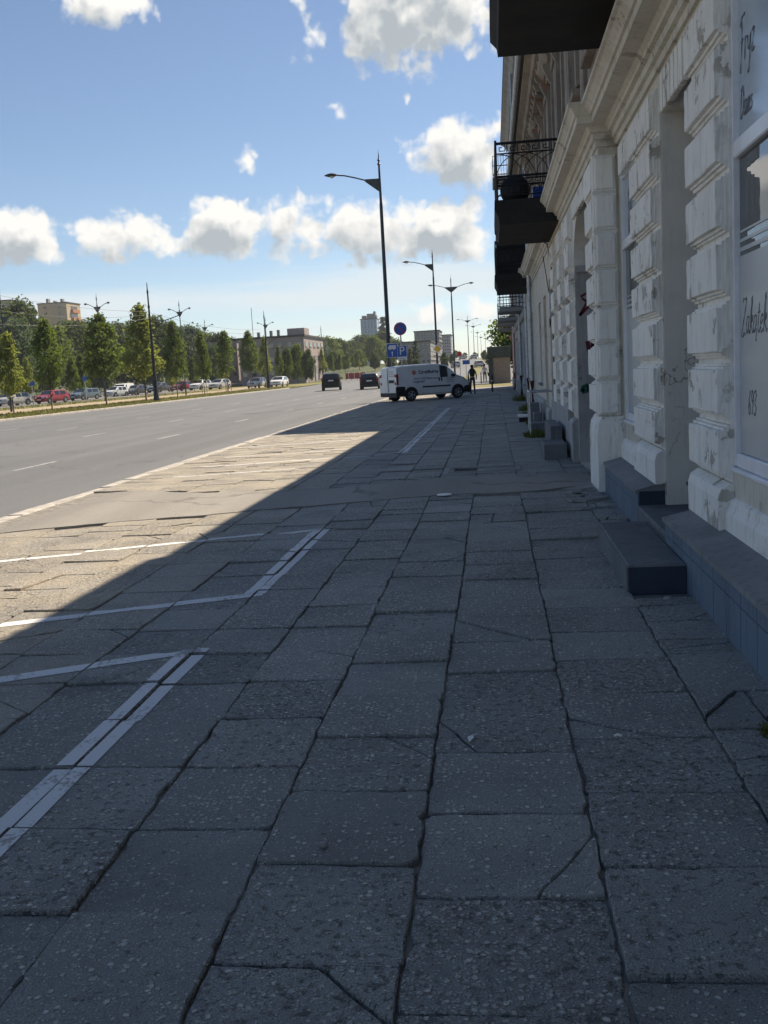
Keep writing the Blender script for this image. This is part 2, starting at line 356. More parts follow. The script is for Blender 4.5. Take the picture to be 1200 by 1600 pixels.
mat('graffiti_green', (.015, .10, .07), .6, .1)
mat('kiosk_green', (.055, .075, .065), .7, .25, 4)
mat('kiosk_beige', (.26, .22, .17), .8, .2, 5)
mat('stone', (.3, .28, .26), .9, .3, 30)
mat('paper', (.75, .75, .73), .8, .05)
mat('tram_red', (.10, .02, .02), .5, .1); mat('tram_cream', (.42, .36, .24), .6, .1)
mat('balcony_orange', (.40, .17, .08), .7, .2)
for nm, c in (('white', (.72, .73, .74)), ('silver', (.42, .43, .43)), ('champagne', (.44, .42, .37)), ('red', (.30, .018, .03)), ('teal', (.10, .14, .16)),
              ('black', (.008, .009, .011)), ('navy', (.010, .013, .024)), ('grey', (.10, .105, .11)), ('maroon', (.10, .012, .02)), ('pale', (.55, .57, .56))):
    mat('paint_' + nm, c, .32, .06, 2, spec=(.2 if nm in ('black', 'navy') else .5), coat=(.04 if nm in ('black', 'navy') else .5), coords='obj')

def glass_material(name, col, rough=.03, spec=.9):
    m = bpy.data.materials.new(name); m.use_nodes = True; b = bsdf_of(m)
    b.inputs['Base Color'].default_value = (*col, 1); b.inputs['Roughness'].default_value = rough
    b.inputs['Specular IOR Level'].default_value = spec; b.inputs['IOR'].default_value = 1.6
    nt = m.node_tree; n = node(nt, 'ShaderNodeTexNoise'); n.inputs['Scale'].default_value = 1.2; n.inputs['Detail'].default_value = 1
    L(nt, node(nt, 'ShaderNodeNewGeometry').outputs['Position'], n.inputs['Vector'])
    bp = node(nt, 'ShaderNodeBump'); bp.inputs['Strength'].default_value = .05; bp.inputs['Distance'].default_value = .02; L(nt, n.outputs['Fac'], bp.inputs['Height']); L(nt, bp.outputs[0], b.inputs['Normal'])
    MAT[name] = m
glass_material('window_glass', (.035, .04, .045)); glass_material('car_glass', (.012, .014, .016), .04, .7)
glass_material('blue_glass', (.06, .16, .30), .12, .8)
glass_material('milky_glass', (.40, .47, .54), .2, .6)
glass_material('frosted_film', (.46, .475, .475), .4, .5)

def leaf_material(name, c1, c2, trans):
    m = bpy.data.materials.new(name); m.use_nodes = True; nt = m.node_tree; nt.nodes.clear()
    out = node(nt, 'ShaderNodeOutputMaterial')
    a = node(nt, 'ShaderNodeAttribute', attribute_name='tone')
    col = mixc(nt, a.outputs['Fac'], c1, c2)
    d = node(nt, 'ShaderNodeBsdfPrincipled'); d.inputs['Roughness'].default_value = .55; d.inputs['Specular IOR Level'].default_value = .25; L(nt, col, d.inputs['Base Color'])
    t = node(nt, 'ShaderNodeBsdfTranslucent'); L(nt, mixc(nt, .65, col, trans), t.inputs['Color'])
    mx = node(nt, 'ShaderNodeMixShader'); mx.inputs[0].default_value = .45; L(nt, d.outputs[0], mx.inputs[1]); L(nt, t.outputs[0], mx.inputs[2]); L(nt, mx.outputs[0], out.inputs[0])
    MAT[name] = m
leaf_material('leaf', (.018, .044, .011), (.05, .09, .018), (.26, .35, .045))
leaf_material('leaf_light', (.06, .10, .022), (.11, .15, .035), (.48, .52, .09))
leaf_material('leaf_dark', (.022, .045, .016), (.042, .075, .022), (.13, .18, .04))
leaf_material('leaf_blue', (.035, .06, .04), (.06, .09, .055), (.14, .20, .09))
leaf_material('grass_blade', (.08, .11, .022), (.19, .17, .06), (.2, .2, .05))

# ------------------------------------------------------------------ mesh helpers
class MB:
    def __init__(s): s.v = []; s.f = []; s.tone = []
    def add(s, vs, fs):
        o = len(s.v); s.v += [tuple(v) for v in vs]; s.f += [tuple(i + o for i in f) for f in fs]; return s
    def quad(s, a, b, c, d): return s.add((a, b, c, d), ((0, 1, 2, 3),))
    def box(s, x0, x1, y0, y1, z0, z1):
        return s.add([(x, y, z) for z in (z0, z1) for x, y in ((x0, y0), (x1, y0), (x1, y1), (x0, y1))],
                     ((3, 2, 1, 0), (4, 5, 6, 7), (0, 1, 5, 4), (1, 2, 6, 5), (2, 3, 7, 6), (3, 0, 4, 7)))
    def cbox(s, x0, x1, y0, y1, z0, z1, c=.01):           # chamfered box
        return s.loft([[(x0 + c, y0 + c, z0), (x1 - c, y0 + c, z0), (x1 - c, y1 - c, z0), (x0 + c, y1 - c, z0)],
                       [(x0, y0, z0 + c), (x1, y0, z0 + c), (x1, y1, z0 + c), (x0, y1, z0 + c)],
                       [(x0, y0, z1 - c), (x1, y0, z1 - c), (x1, y1, z1 - c), (x0, y1, z1 - c)],
                       [(x0 + c, y0 + c, z1), (x1 - c, y0 + c, z1), (x1 - c, y1 - c, z1), (x0 + c, y1 - c, z1)]])
    def loft(s, rings, caps=True, closed=True):
        n = len(rings[0]); vs = [p for r in rings for p in r]; fs = []
        for i in range(len(rings) - 1):
            for j in range(n if closed else n - 1):
                k = (j + 1) % n; fs.append((i * n + j, i * n + k, (i + 1) * n + k, (i + 1) * n + j))
        if caps and closed: fs.append(tuple(reversed(range(n)))); fs.append(tuple((len(rings) - 1) * n + j for j in range(n)))
        return s.add(vs, fs)
    def tube(s, path, rad, n=8, caps=True):
        path = [Vector(p) for p in path]; rs = rad if isinstance(rad, (list, tuple)) else [rad] * len(path); rings = []
        for i, p in enumerate(path):
            t = (path[min(i + 1, len(path) - 1)] - path[max(i - 1, 0)]).normalized()
            u = t.cross(Vector((0, 0, 1)));
            if u.length < 1e-3: u = t.cross(Vector((1, 0, 0)))
            u.normalize(); w = t.cross(u).normalized()
            rings.append([p + (u * math.cos(2 * math.pi * k / n) + w * math.sin(2 * math.pi * k / n)) * rs[i] for k in range(n)])
        return s.loft(rings, caps)
    def lathe(s, prof, n=16, c=(0, 0, 0), axis='z'):
        rings = []
        for r, z in prof:
            ring = []
            for k in range(n):
                a = 2 * math.pi * k / n; p = (r * math.cos(a), r * math.sin(a), z)
                if axis == 'y': p = (p[0], z, p[1])
                if axis == 'x': p = (z, p[0], p[1])
                ring.append((p[0] + c[0], p[1] + c[1], p[2] + c[2]))
            rings.append(ring)
        return s.loft(rings)
    def prism_y(s, poly, y0, y1):                          # polygon in (x,z) run along y
        return s.loft([[(x, y0, z) for x, z in poly], [(x, y1, z) for x, z in poly]])
    def prism_z(s, poly, z0, z1): return s.loft([[(x, y, z0) for x, y in poly], [(x, y, z1) for x, y in poly]])
    def xform(s, m): s.v = [tuple(m @ Vector(v)) for v in s.v]; return s
    def mesh(s, name, m=None, smooth=False, angle=None):
        me = bpy.data.meshes.new(name); me.from_pydata(s.v, [], s.f); me.update()
        if m: me.materials.append(MAT[m])
        bm = bmesh.new(); bm.from_mesh(me); bmesh.ops.recalc_face_normals(bm, faces=bm.faces[:]); bm.to_mesh(me); bm.free()
        if smooth:
            me.polygons.foreach_set('use_smooth', [True] * len(me.polygons))
            if angle: me.set_sharp_from_angle(angle=angle)
        return me
    def build(s, name, m, parent=None, smooth=False, angle=R(35)):
        return link(name, s.mesh(name, m, smooth, angle), parent)
def link(name, me, parent=None):
    o = bpy.data.objects.new(name, me); C.objects.link(o)
    if parent: o.parent = parent
    return o
def tag(o, label=None, cat=None, group=None, kind=None):
    for k, v in (('label', label), ('category', cat), ('group', group), ('kind', kind)):
        if v: o[k] = v
    return o
def thing(name, label, cat, loc=(0, 0, 0), rz=0, group=None):
    o = bpy.data.objects.new(name, None); C.objects.link(o); o.location = loc; o.rotation_euler = (0, 0, rz); o.empty_display_size = .2
    return tag(o, label, cat, group)
def copy_tree(root, loc=None, rz=None, label=None, group=None, scale=None):
    kids = {}
    for o in bpy.data.objects:
        if o.parent: kids.setdefault(o.parent.name, []).append(o)
    r = root.copy(); C.objects.link(r)
    if loc is not None: r.location = loc
    if rz is not None: r.rotation_euler = (0, 0, rz)
    if scale is not None: r.scale = scale if isinstance(scale, tuple) else (scale,) * 3
    if label: r['label'] = label
    if group: r['group'] = group
    for ch in kids.get(root.name, []):
        c = ch.copy(); C.objects.link(c); c.parent = r
        for g in kids.get(ch.name, []):
            d = g.copy(); C.objects.link(d); d.parent = c
    return r
def text_mb(body, size, extrude=.002, shear=0.0, spacing=1.0, bold=0.0):
    cu = bpy.data.curves.new('t', 'FONT'); cu.body = body; cu.size = size; cu.extrude = extrude; cu.shear = shear; cu.space_character = spacing; cu.align_x = 'CENTER'; cu.align_y = 'CENTER'; cu.offset = bold
    o = bpy.data.objects.new('t', cu); C.objects.link(o)
    dg = bpy.context.evaluated_depsgraph_get(); me = bpy.data.meshes.new_from_object(o.evaluated_get(dg))
    mb = MB(); mb.add([v.co[:] for v in me.vertices], [tuple(p.vertices) for p in me.polygons])
    bpy.data.objects.remove(o); bpy.data.curves.remove(cu); bpy.data.meshes.remove(me)
    return mb
def ss(a, b, x):
    t = max(0, min(1, (x - a) / (b - a))); return t * t * (3 - 2 * t)
def gz(y): return 5.0 * ss(130, 430, y)                     # the avenue climbs far ahead
ORD = ['first', 'second', 'third', 'fourth', 'fifth', 'sixth', 'seventh', 'eighth', 'ninth', 'tenth', 'eleventh', 'twelfth', 'thirteenth', 'fourteenth',
       'fifteenth', 'sixteenth', 'seventeenth', 'eighteenth', 'nineteenth', 'twentieth', 'twenty-first', 'twenty-second', 'twenty-third', 'twenty-fourth', 'twenty-fifth', 'twenty-sixth']

# ------------------------------------------------------------------ ground, road, pavement
KERB_X, MED_X, WALL1, WALL2 = -5.95, -27.0, 1.45, 1.235
YS = [-60, -20, 0, 20, 40, 60, 80, 100, 120] + list(range(130, 450, 15)) + [520, 700, 1000, 1600, 3000]
def strip(x0, x1, z, y0=-60, y1=3000, nx=1):
    mb = MB(); ys = sorted(set([y for y in YS if y0 < y < y1] + [y0, y1]))
    for a, b in zip(ys, ys[1:]):
        for i in range(nx):
            xa = x0 + (x1 - x0) * i / nx; xb = x0 + (x1 - x0) * (i + 1) / nx
            mb.quad((xa, a, gz(a) + z), (xb, a, gz(a) + z), (xb, b, gz(b) + z), (xa, b, gz(b) + z))
    return mb
def struct(o, kind='structure'): o['kind'] = kind; return o
struct(strip(-1800, 1800, -.30, nx=4).build('ground', 'field'))
struct(strip(MED_X, KERB_X + .02, -.055, y1=900).build('road', 'asphalt'))
struct(strip(-34.0, MED_X, .02, y1=172).build('grass_verge', 'lawn'))
struct(strip(-40.5, -34.0, .03, y1=172).build('sand_path', 'sand'))
struct(strip(-47.5, -40.5, .024, y1=172).build('grass_strip', 'lawn'))
struct(strip(-75, -47.5, .01, y1=420).build('parking_lot', 'lot'))
struct(strip(-7, 9, -.12, y0=64, y1=140).build('side_street', 'asphalt_patch'))
struct(strip(-3.6, 1.5, -.06, y0=78, y1=88).build('grass_corner', 'lawn'))
struct(strip(KERB_X + .02, 9, -.07, y0=88.5, y1=900).build('far_road', 'asphalt'))
struct(strip(-4.4, -2.4, .0, y0=100, y1=330).build('grass_divider', 'lawn'))
# median kerb
mk = MB(); mk.cbox(MED_X - .15, MED_X + .1, -40, 135, -.2, .06, .02); struct(mk.build('median_kerb', 'kerb_stone'))
# road markings
rm = struct(MB().add([(0, 0, -9)] * 3, [(0, 1, 2)]).build('road_marking', 'road_paint'))
rmb = MB()
for lane, ph in ((-9.6, 1.5), (-13.3, 5.0), (-16.8, 2.0), (-20.3, 4.0)):
    y = ph
    while y < 125:
        if not (lane < -18 and random.random() < .3):
            rmb.quad((lane - .05, y, -.051), (lane + .05, y, -.051), (lane + .05, y + 2.0, -.051), (lane - .05, y + 2.0, -.051))
        y += 9.0
rm.data = rmb.mesh('road_marking', 'road_paint')
# kerb of separate stones
kerb = MB(); kerb.box(KERB_X - .09, KERB_X + .09, -8, 68, -.30, -.10); kerb = struct(kerb.build('kerb', 'dirt'))
kmesh = []
for k in range(4):
    mb = MB(); mb.cbox(-.105, .105, .006, .985, -.22, 0, .014)
    mb.v = [(x + random.uniform(-.004, .004), y + random.uniform(-.004, .004), z + random.uniform(-.003, .003)) for x, y, z in mb.v]
    kmesh.append(mb.mesh('kerb_stone', 'kerb_stone'))
for i in range(66):
    o = link('kerb_stone', kmesh[i % 4], kerb); o.location = (KERB_X + random.uniform(-.012, .012), -2 + i, random.uniform(-.008, .01) + (-.012 if 9 < -2 + i < 15 else 0)); o.rotation_euler.z = random.uniform(-.01, .01)

# paving slabs ------------------------------------------------------
CROSS = [(-5.84, 10.0), (-5.3, 10.4), (-4.4, 10.85), (-3.4, 11.15), (-2.5, 11.5), (-1.6, 11.8), (-.9, 12.05), (-.3, 12.1), (.45, 12.15), (.85, 12.4), (1.2, 12.6),
         (1.2, 13.8), (.5, 13.95), (-.1, 13.95), (-.7, 14.0), (-1.3, 13.75), (-1.9, 13.45), (-2.8, 13.2), (-3.8, 13.35), (-4.9, 13.9), (-5.84, 14.4)]
def inside(p, poly):
    x, y = p; c = False
    for (x1, y1), (x2, y2) in zip(poly, poly[1:] + poly[:1]):
        if (y1 > y) != (y2 > y) and x < (x2 - x1) * (y - y1) / (y2 - y1) + x1: c = not c
    return c
def clip_half(poly, nx, ny, d):                              # keep nx*x+ny*y <= d
    out = []
    for (x1, y1), (x2, y2) in zip(poly, poly[1:] + poly[:1]):
        a = nx * x1 + ny * y1 - d; b = nx * x2 + ny * y2 - d
        if a <= 0: out.append((x1, y1))
        if (a < 0 < b) or (b < 0 < a):
            t = a / (a - b); out.append((x1 + (x2 - x1) * t, y1 + (y2 - y1) * t))
    return out
side = MB(); side.quad((KERB_X + .07, -8, -.018), (1.6, -8, -.018), (1.6, 66, -.018), (KERB_X + .07, 66, -.018))
sidewalk = struct(side.build('sidewalk', 'dirt'))
JX = [-5.84, -5.33, -4.82, -4.31, -3.80, -3.28, -2.77, -2.25, -1.735, -1.275, -.80, -.285, .26, .81, 1.26]
OFF = {9: 2.66, 10: 2.66, 11: 2.95, 12: 2.76, 13: 2.92, 14: 2.6}   # a row joint in each column near the camera
slabs = []                                                    # (poly, z-plane function params, tone, agg)
MARKS = []
def line_quad(a, b, w):
    a, b = Vector(a), Vector(b); d = (b - a).normalized(); n = Vector((-d.y, d.x)) * w / 2
    return [tuple(a - n), tuple(b - n), tuple(b + n), tuple(a + n)]
for a, b, w in (((-1.735, 1.6), (-1.735, 5.5), .16), ((-4.9, 3.85), (-1.70, 5.47), .12),
                ((-5.7, 5.15), (-1.68, 6.93), .12), ((-1.735, 6.93), (-1.735, 9.86), .155), ((-5.4, 8.25), (-1.70, 9.86), .10),
                ((-1.72, 18.7), (-1.72, 39), .15), ((-5.2, 17.6), (-1.62, 18.75), .11), ((-5.5, 22.4), (-3.1, 23.1), .1), ((-5.2, 16.0), (-3.2, 16.5), .08),
                ((-5.3, 19.6), (-2.6, 20.4), .08)):
    MARKS.append(line_quad(a, b, w))
rs = random.Random(11)
def slab_entry(poly, tone, agg, dz, tx, ty):
    cx = sum(p[0] for p in poly) / len(poly); cy = sum(p[1] for p in poly) / len(poly)
    dz = max(-.008, min(.012, dz)); tx = max(-.014, min(.014, tx)); ty = max(-.014, min(.014, ty))
    slabs.append(dict(poly=poly, tone=tone, agg=agg, dz=dz, tx=tx, ty=ty, c=(cx, cy)))
for ci in range(len(JX) - 1):
    x0, x1 = JX[ci], JX[ci + 1]
    last = ci == len(JX) - 2
    pitch = .548 if not last else .5
    y = (OFF.get(ci + 1, rs.uniform(2, 2.5)) - pitch * 9) if ci != 0 else rs.uniform(-2, -1.5)
    while y < 62:
        p = pitch * rs.choice((1, 1, 1, 1, 1, 1, 1.0, .62 if y > 6 else 1))
        if last: p *= rs.uniform(.55, 1.2)
        ya, yb = y, y + p; y = yb
        if yb < .6: continue
        cx, cy = (x0 + x1) / 2, (ya + yb) / 2
        if inside((cx, cy), CROSS): continue
        if abs(cx - 1.03) < .05 and 6.5 < cy < 8.4: continue
        g = .0022
        wob = .018 * mnoise.noise(Vector((0, cy * .35, ci * 3.1))); wob2 = .018 * mnoise.noise(Vector((0, cy * .35, ci * 3.1 + 3.1)))
        sk = rs.uniform(-.008, .008)
        xa, xb = x0 + wob + g, x1 + wob2 - g
        if last: xa += .12 * ss(5.5, 9, cy); 
        if ci == len(JX) - 3: xb += .12 * ss(5.5, 9, cy)
        poly = [(xa, ya + g - sk), (xb, ya + g + sk), (xb, yb - g + sk), (xa, yb - g - sk)]
        tone = rs.random() ** 1.3; agg = rs.random() * (1 if cx > -2.6 else .6)
        if cx < -2.2: tone = .35 + .65 * rs.random()
        dz = rs.gauss(0, .0048); tx, ty = rs.gauss(0, .007), rs.gauss(0, .007)
        if cx < -2.4: dz *= .6; tx *= .5; ty *= .5
        pieces = [poly]
        r = rs.random()
        if not last and r > .90:                                # broken off corner
            k = rs.randrange(4); (kx, ky) = poly[k]; ang = math.atan2(ky - cy, kx - cx) + rs.uniform(-.35, .35); nx, ny = math.cos(ang), math.sin(ang)
            dd = nx * kx + ny * ky - rs.uniform(.07, .2); pieces = [h for h in (clip_half(poly, nx, ny, dd - .003), clip_half(poly, -nx, -ny, -dd - .003)) if len(h) >= 3]
        if (last and r < .75) or r < .09:                      # cracked slab
            for _ in range(1 if not last else rs.choice((1, 2, 2))):
                new = []
                for q in pieces:
                    an = rs.uniform(0, math.pi); qx = sum(p[0] for p in q) / len(q) + rs.uniform(-.12, .12); qy = sum(p[1] for p in q) / len(q) + rs.uniform(-.12, .12)
                    nx, ny = math.cos(an), math.sin(an); d = nx * qx + ny * qy
                    for s in (1, -1):
                        h = clip_half(q, nx * s, ny * s, d * s - .004)
                        if len(h) >= 3: new.append(h)
                pieces = new
        for q in pieces:
            slab_entry(q, tone, agg, dz + (rs.gauss(0, .005) if len(pieces) > 1 else 0), tx + (rs.gauss(0, .01) if len(pieces) > 1 else 0), ty)
# particular slabs of the foreground
for s in slabs:
    cx, cy = s['c']
    if -.28 < cx < .26 and 2.2 < cy < 2.8: s['agg'] = 1.25; s['tone'] = .25; s['dz'] = -.006
    if .26 < cx < .81 and 2.3 < cy < 2.95: s['agg'] = .12; s['tone'] = .5; s['dz'] = .005
    if -1.28 < cx < -.8 and 3.3 < cy < 6.5: s['agg'] = max(s['agg'], .85)
def slab_z(s, x, y): return s['dz'] + s['tx'] * (x - s['c'][0]) + s['ty'] * (y - s['c'][1])
def slab_mb(s, fine):
    poly = s['poly']; ring = []; sub = 12 if fine else 3
    amp = .008 if fine else .005
    for (x1, y1), (x2, y2) in zip(poly, poly[1:] + poly[:1]):
        ln = math.hypot(x2 - x1, y2 - y1)
        n = max(1, int(sub * ln / .5))
        for k in range(n):
            t = k / n; x, y = x1 + (x2 - x1) * t, y1 + (y2 - y1) * t
            fx = mnoise.noise(Vector((x * 8, y * 8, 1.3))) * .007 + mnoise.noise(Vector((x * 27, y * 27, 4))) * .0035   # joints and cracks wander the same way on both sides
            fy = mnoise.noise(Vector((x * 8, y * 8, 9.3))) * .007 + mnoise.noise(Vector((x * 27, y * 27, 14))) * .0035
            inn = max(0, mnoise.noise(Vector((x * 11 + s['tone'] * 50, y * 11, 6))) - .22) * .035 * (1 if fine else .5)   # chipped arrises
            if k == 0: inn += rs.uniform(.0, .012)
            cxx, cyy = s['c']; dx, dy = cxx - x, cyy - y; dl = math.hypot(dx, dy) + 1e-6
            ring.append((x + fx + dx / dl * inn, y + fy + dy / dl * inn))
    mb = MB(); cx, cy = s['c']
    def off(r, d): 
        out = []
        for x, y in r:
            dx, dy = cx - x, cy - y; dl = math.hypot(dx, dy) + 1e-6; out.append((x + dx / dl * d, y + dy / dl * d))
        return out
    r0, r1, r2 = ring, off(ring, .001), off(ring, .006)
    rings = [[(x, y, -.05) for x, y in r0], [(x, y, slab_z(s, x, y) - .006) for x, y in r1], [(x, y, slab_z(s, x, y)) for x, y in r2]]
    n = len(ring); o = 0
    mb.loft(rings, caps=False); mb.add(rings[2], [tuple(range(n))])
    return mb
def put_attr(me, tones, aggs, beige_mixes):
    for nm, vals in (('tone', tones), ('agg', aggs), ('dust', beige_mixes)):
        a = me.attributes.new(nm, 'FLOAT', 'FACE'); a.data.foreach_set('value', vals)
def seen(s):
    d = Vector((s['c'][0], s['c'][1], 0)) - Vector((0, 0, CAMH)); v = CM.transposed() @ d
    if v.z < .3: return -1
    px, py = CX + F * v.x / v.z, CY + F * v.y / v.z
    if not (-150 < px < 1350 and py < 1800): return -1
    ar = 0; q = s['poly']
    for (x1, y1), (x2, y2) in zip(q, q[1:] + q[:1]): ar += x1 * y2 - x2 * y1
    return abs(ar) / v.z ** 3
slabs.sort(key=lambda s: -seen(s))
def beige_share(s): return .75 * ss(-1.9, -3.0, s['c'][0])      # slabs turn more beige towards the road
rest = MB(); rt, ra, rd = [], [], []
for i, s in enumerate(slabs):
    if i < 300:
        mb = slab_mb(s, s['c'][1] < 7.5); me = mb.mesh('paving_slab', 'slab')
        put_attr(me, [s['tone']] * len(me.polygons), [s['agg']] * len(me.polygons), [beige_share(s)] * len(me.polygons))
        link('paving_slab', me, sidewalk)
    else:
        mb = slab_mb(s, False); rest.add(mb.v, mb.f); rt += [s['tone']] * len(mb.f); ra += [s['agg']] * len(mb.f); rd += [beige_share(s)] * len(mb.f)
me = rest.mesh('distant_paving', 'slab'); put_attr(me, rt, ra, rd)
link('distant_paving', me, sidewalk)['kind'] = 'stuff'
# painted bay lines: cut to every slab they cross and laid on its top
lm = MB()
for q in MARKS:
    bx0, bx1 = min(p[0] for p in q), max(p[0] for p in q); by0, by1 = min(p[1] for p in q), max(p[1] for p in q)
    for s in slabs:
        if not (bx0 - .6 < s['c'][0] < bx1 + .6 and by0 - .6 < s['c'][1] < by1 + .6): continue
        poly = list(s['poly']); cx, cy = s['c']
        poly = [(x + (cx - x) * .03, y + (cy - y) * .03) for x, y in poly]
        for (x1, y1), (x2, y2) in zip(q, q[1:] + q[:1]):
            nx, ny = (y2 - y1), -(x2 - x1); poly = clip_half(poly, nx, ny, nx * x1 + ny * y1) if len(poly) > 2 else []
        if len(poly) > 2: lm.add([(x, y, slab_z(s, x, y) + .0025) for x, y in poly], [tuple(range(len(poly)))])
o = lm.build('bay_marking', 'line_paint'); struct(o)
# asphalt crossing laid over the paving
cm = MB(); ring = []
for (x1, y1), (x2, y2) in zip(CROSS, CROSS[1:] + CROSS[:1]):
    for k in range(8):
        t = k / 8; x, y = x1 + (x2 - x1) * t, y1 + (y2 - y1) * t
        if -5.8 < x < 1.1: x += .03 * mnoise.noise(Vector((x * 3, y * 3, 0))); y += .07 * mnoise.noise(Vector((x * 4, y * 4, 7)))
        ring.append((x, y))
def ramp(x, y): return .010 - .05 * ss(-5.2, -5.84, x) + .006 * mnoise.noise(Vector((x, y, 2)))
cm.loft([[(x, y, -.05) for x, y in ring], [(x, y, ramp(x, y)) for x, y in ring]], caps=False); cm.add([(x, y, ramp(x, y)) for x, y in ring], [tuple(range(len(ring)))])
struct(cm.build('asphalt_crossing', 'asphalt_patch'))
# a far pavement beyond the side street
struct(strip(-5.6, 2.2, -.02, y0=61.5, y1=75.5).build('far_pavement', 'concrete'))

# small things lying on the pavement
cv = MB(); cv.lathe([(.085, 0), (.092, .006), (.085, .013), (.03, .017), (.0, .018)], 20)
o = cv.build('cover_cap', 'sign_white', smooth=True); o.location = (-.63, 12.02, .0145); tag(o, 'small round white cap set in the dark asphalt crossing', 'cover')
gt = thing('utility_cover', 'sunken rectangular concrete and metal cover just past the asphalt crossing', 'cover', (-.28, 14.95, 0))
mb = MB(); mb.cbox(-.42, .62, -.32, -.24, -.04, .02, .008); mb.cbox(-.42, .62, .24, .32, -.04, .022, .008); mb.cbox(-.42, -.34, -.239, .239, -.04, .02, .008); mb.cbox(.54, .62, -.239, .239, -.04, .02, .008); mb.build('cover_frame', 'concrete', gt)
mb = MB(); mb.cbox(-.335, .1, -.235, .235, -.04, .004, .006); mb.build('cover_plate', 'dark_concrete', gt)
mb = MB(); mb.cbox(.105, .535, -.235, .235, -.04, .012, .006); mb.build('cover_plate', 'concrete', gt)
def pebble(loc, r, label, m='stone', seed=0, name='pebble', cat='stone'):
    bm = bmesh.new(); bmesh.ops.create_icosphere(bm, subdivisions=2, radius=r)
    for v in bm.verts: v.co *= 1 + .35 * mnoise.noise(v.co * (1.3 / r) + Vector((seed, 0, 0))); v.co.z *= .6
    me = bpy.data.meshes.new(name); bm.to_mesh(me); bm.free(); me.materials.append(MAT[m])
    o = link(name, me); o.location = loc; tag(o, label, cat); return o
pebble((-.60, 3.05, .015), .016, 'small pale stone lying on a slab joint left of centre')
pebble((1.02, 6.35, .01), .03, 'broken chip of mortar lying beside the blue step', 'concrete', 3)
# torn scrap of paper
pm = MB(); pts = [(0, 0, .004), (.02, .03, .012), (.012, .06, .008), (.045, .075, .014), (.05, .085, .006), (.01, .075, .005), (-.008, .04, .009)]
pm.add(pts, [(0, 1, 6), (1, 2, 6), (2, 5, 6), (2, 3, 5), (3, 4, 5)]); pm.add([(x, y, z - .001) for x, y, z in pts], [(0, 6, 1), (1, 6, 2), (2, 6, 5), (2, 5, 3), (3, 5, 4)])
o = pm.build('paper_scrap', 'paper'); o.location = (-.155, 3.95, .008); tag(o, 'torn white paper scrap on a slab in the foreground', 'litter')
for i, (x, y, ln, lab) in enumerate(((.42, 3.98, .03, 'pale cigarette butt on the pavement right of centre'), (.80, 7.9, .05, 'white crumpled wrapper on the slab near the blue step'))):
    mb = MB(); mb.tube([(0, 0, .006), (ln * .5, .004, .009), (ln, 0, .006)], .005, 6); o = mb.build('cigarette_butt' if i == 0 else 'wrapper', 'paper'); o.location = (x, y, .01); tag(o, lab, 'litter')
# broken paving bits beside the crossing
for i in range(11):
    x, y = rs.uniform(.82, 1.12), rs.uniform(11.0, 12.2)
    mb = MB(); n = rs.choice((4, 5, 5)); r = rs.uniform(.05, .11); a0 = rs.random() * 6
    poly = [(r * math.cos(a0 + k * 6.283 / n) * rs.uniform(.7, 1.2) * 1.3, r * math.sin(a0 + k * 6.283 / n) * rs.uniform(.7, 1.1)) for k in range(n)]
    mb.loft([[(a, b, 0) for a, b in poly], [(a * .95, b * .95, .028) for a, b in poly]])
    o = mb.build('broken_slab_piece', 'concrete'); o.location = (x, y, .002 + .0006 * i); o.rotation_euler = (rs.uniform(-.1, .1), rs.uniform(-.1, .1), 0)
    tag(o, 'broken piece of paving lying at the wall end of the crossing', 'rubble', 'broken paving pieces by the wall')

# ------------------------------------------------------------------ tenement house beside the pavement
def wall_sheet(x, y0, y1, z0, z1, openings, depth, arch=None):
    """wall face looking towards the street with reveals running into every opening"""
    mb = MB(); ys = sorted(set([y0, y1] + [o[0] for o in openings] + [o[1] for o in openings])); zs = sorted(set([z0, z1] + [o[2] for o in openings] + [o[3] for o in openings]))
    for a, b in zip(ys, ys[1:]):
        for c, d in zip(zs, zs[1:]):
            if any(o[0] <= a and b <= o[1] and o[2] <= c and d <= o[3] for o in openings): continue
            mb.quad((x, a, c), (x, b, c), (x, b, d), (x, a, d))
    for (a, b, c, d) in openings:
        e = x + depth
        mb.quad((x, a, c), (e, a, c), (e, a, d), (x, a, d)); mb.quad((x, b, c), (x, b, d), (e, b, d), (e, b, c))
        mb.quad((x, a, d), (x, b, d), (e, b, d), (e, a, d)); mb.quad((x, a, c), (e, a, c), (e, b, c), (x, b, c))
    return mb
house = thing('tenement_house', 'old two storey tenement with white rusticated ground floor and stained brown upper floor', 'building')
Y0, YC, Y1 = -14.0, 11.85, 36.2
Z_C = 4.0                                                      # underside of the string cornice
WIN1 = (3.9, 6.55, .78, 3.62); DOOR = (7.50, 9.02, .0, 3.50); WIN2 = (10.42, 11.80, .80, 3.52)
wall_sheet(WALL1, Y0, YC, 0, 4.23, [(-.6, 1.6, 0, 3.5), WIN1, DOOR, WIN2], .62).build('wall', 'cream_plaster', house)
GATE = (12.78, 15.5, 0, 3.62)
FAR_OPEN = [(16.35, 17.35, 1.0, 3.3), (18.25, 19.2, 1.0, 3.3), (21.1, 22.2, .35, 3.2), (23.6, 24.7, .5, 3.0), (26.2, 27.2, 1.0, 3.0), (31.0, 32.1, .3, 3.0), (33.5, 34.6, 1.0, 3.0)]
wall_sheet(WALL2, YC, Y1, 0, 4.23, [GATE] + FAR_OPEN, .55).build('wall', 'cream_plaster', house)
mb = MB(); mb.quad((WALL2, YC, 0), (WALL1, YC, 0), (WALL1, YC, 4.23), (WALL2, YC, 4.23)); mb.build('wall_return', 'cream_plaster', house)
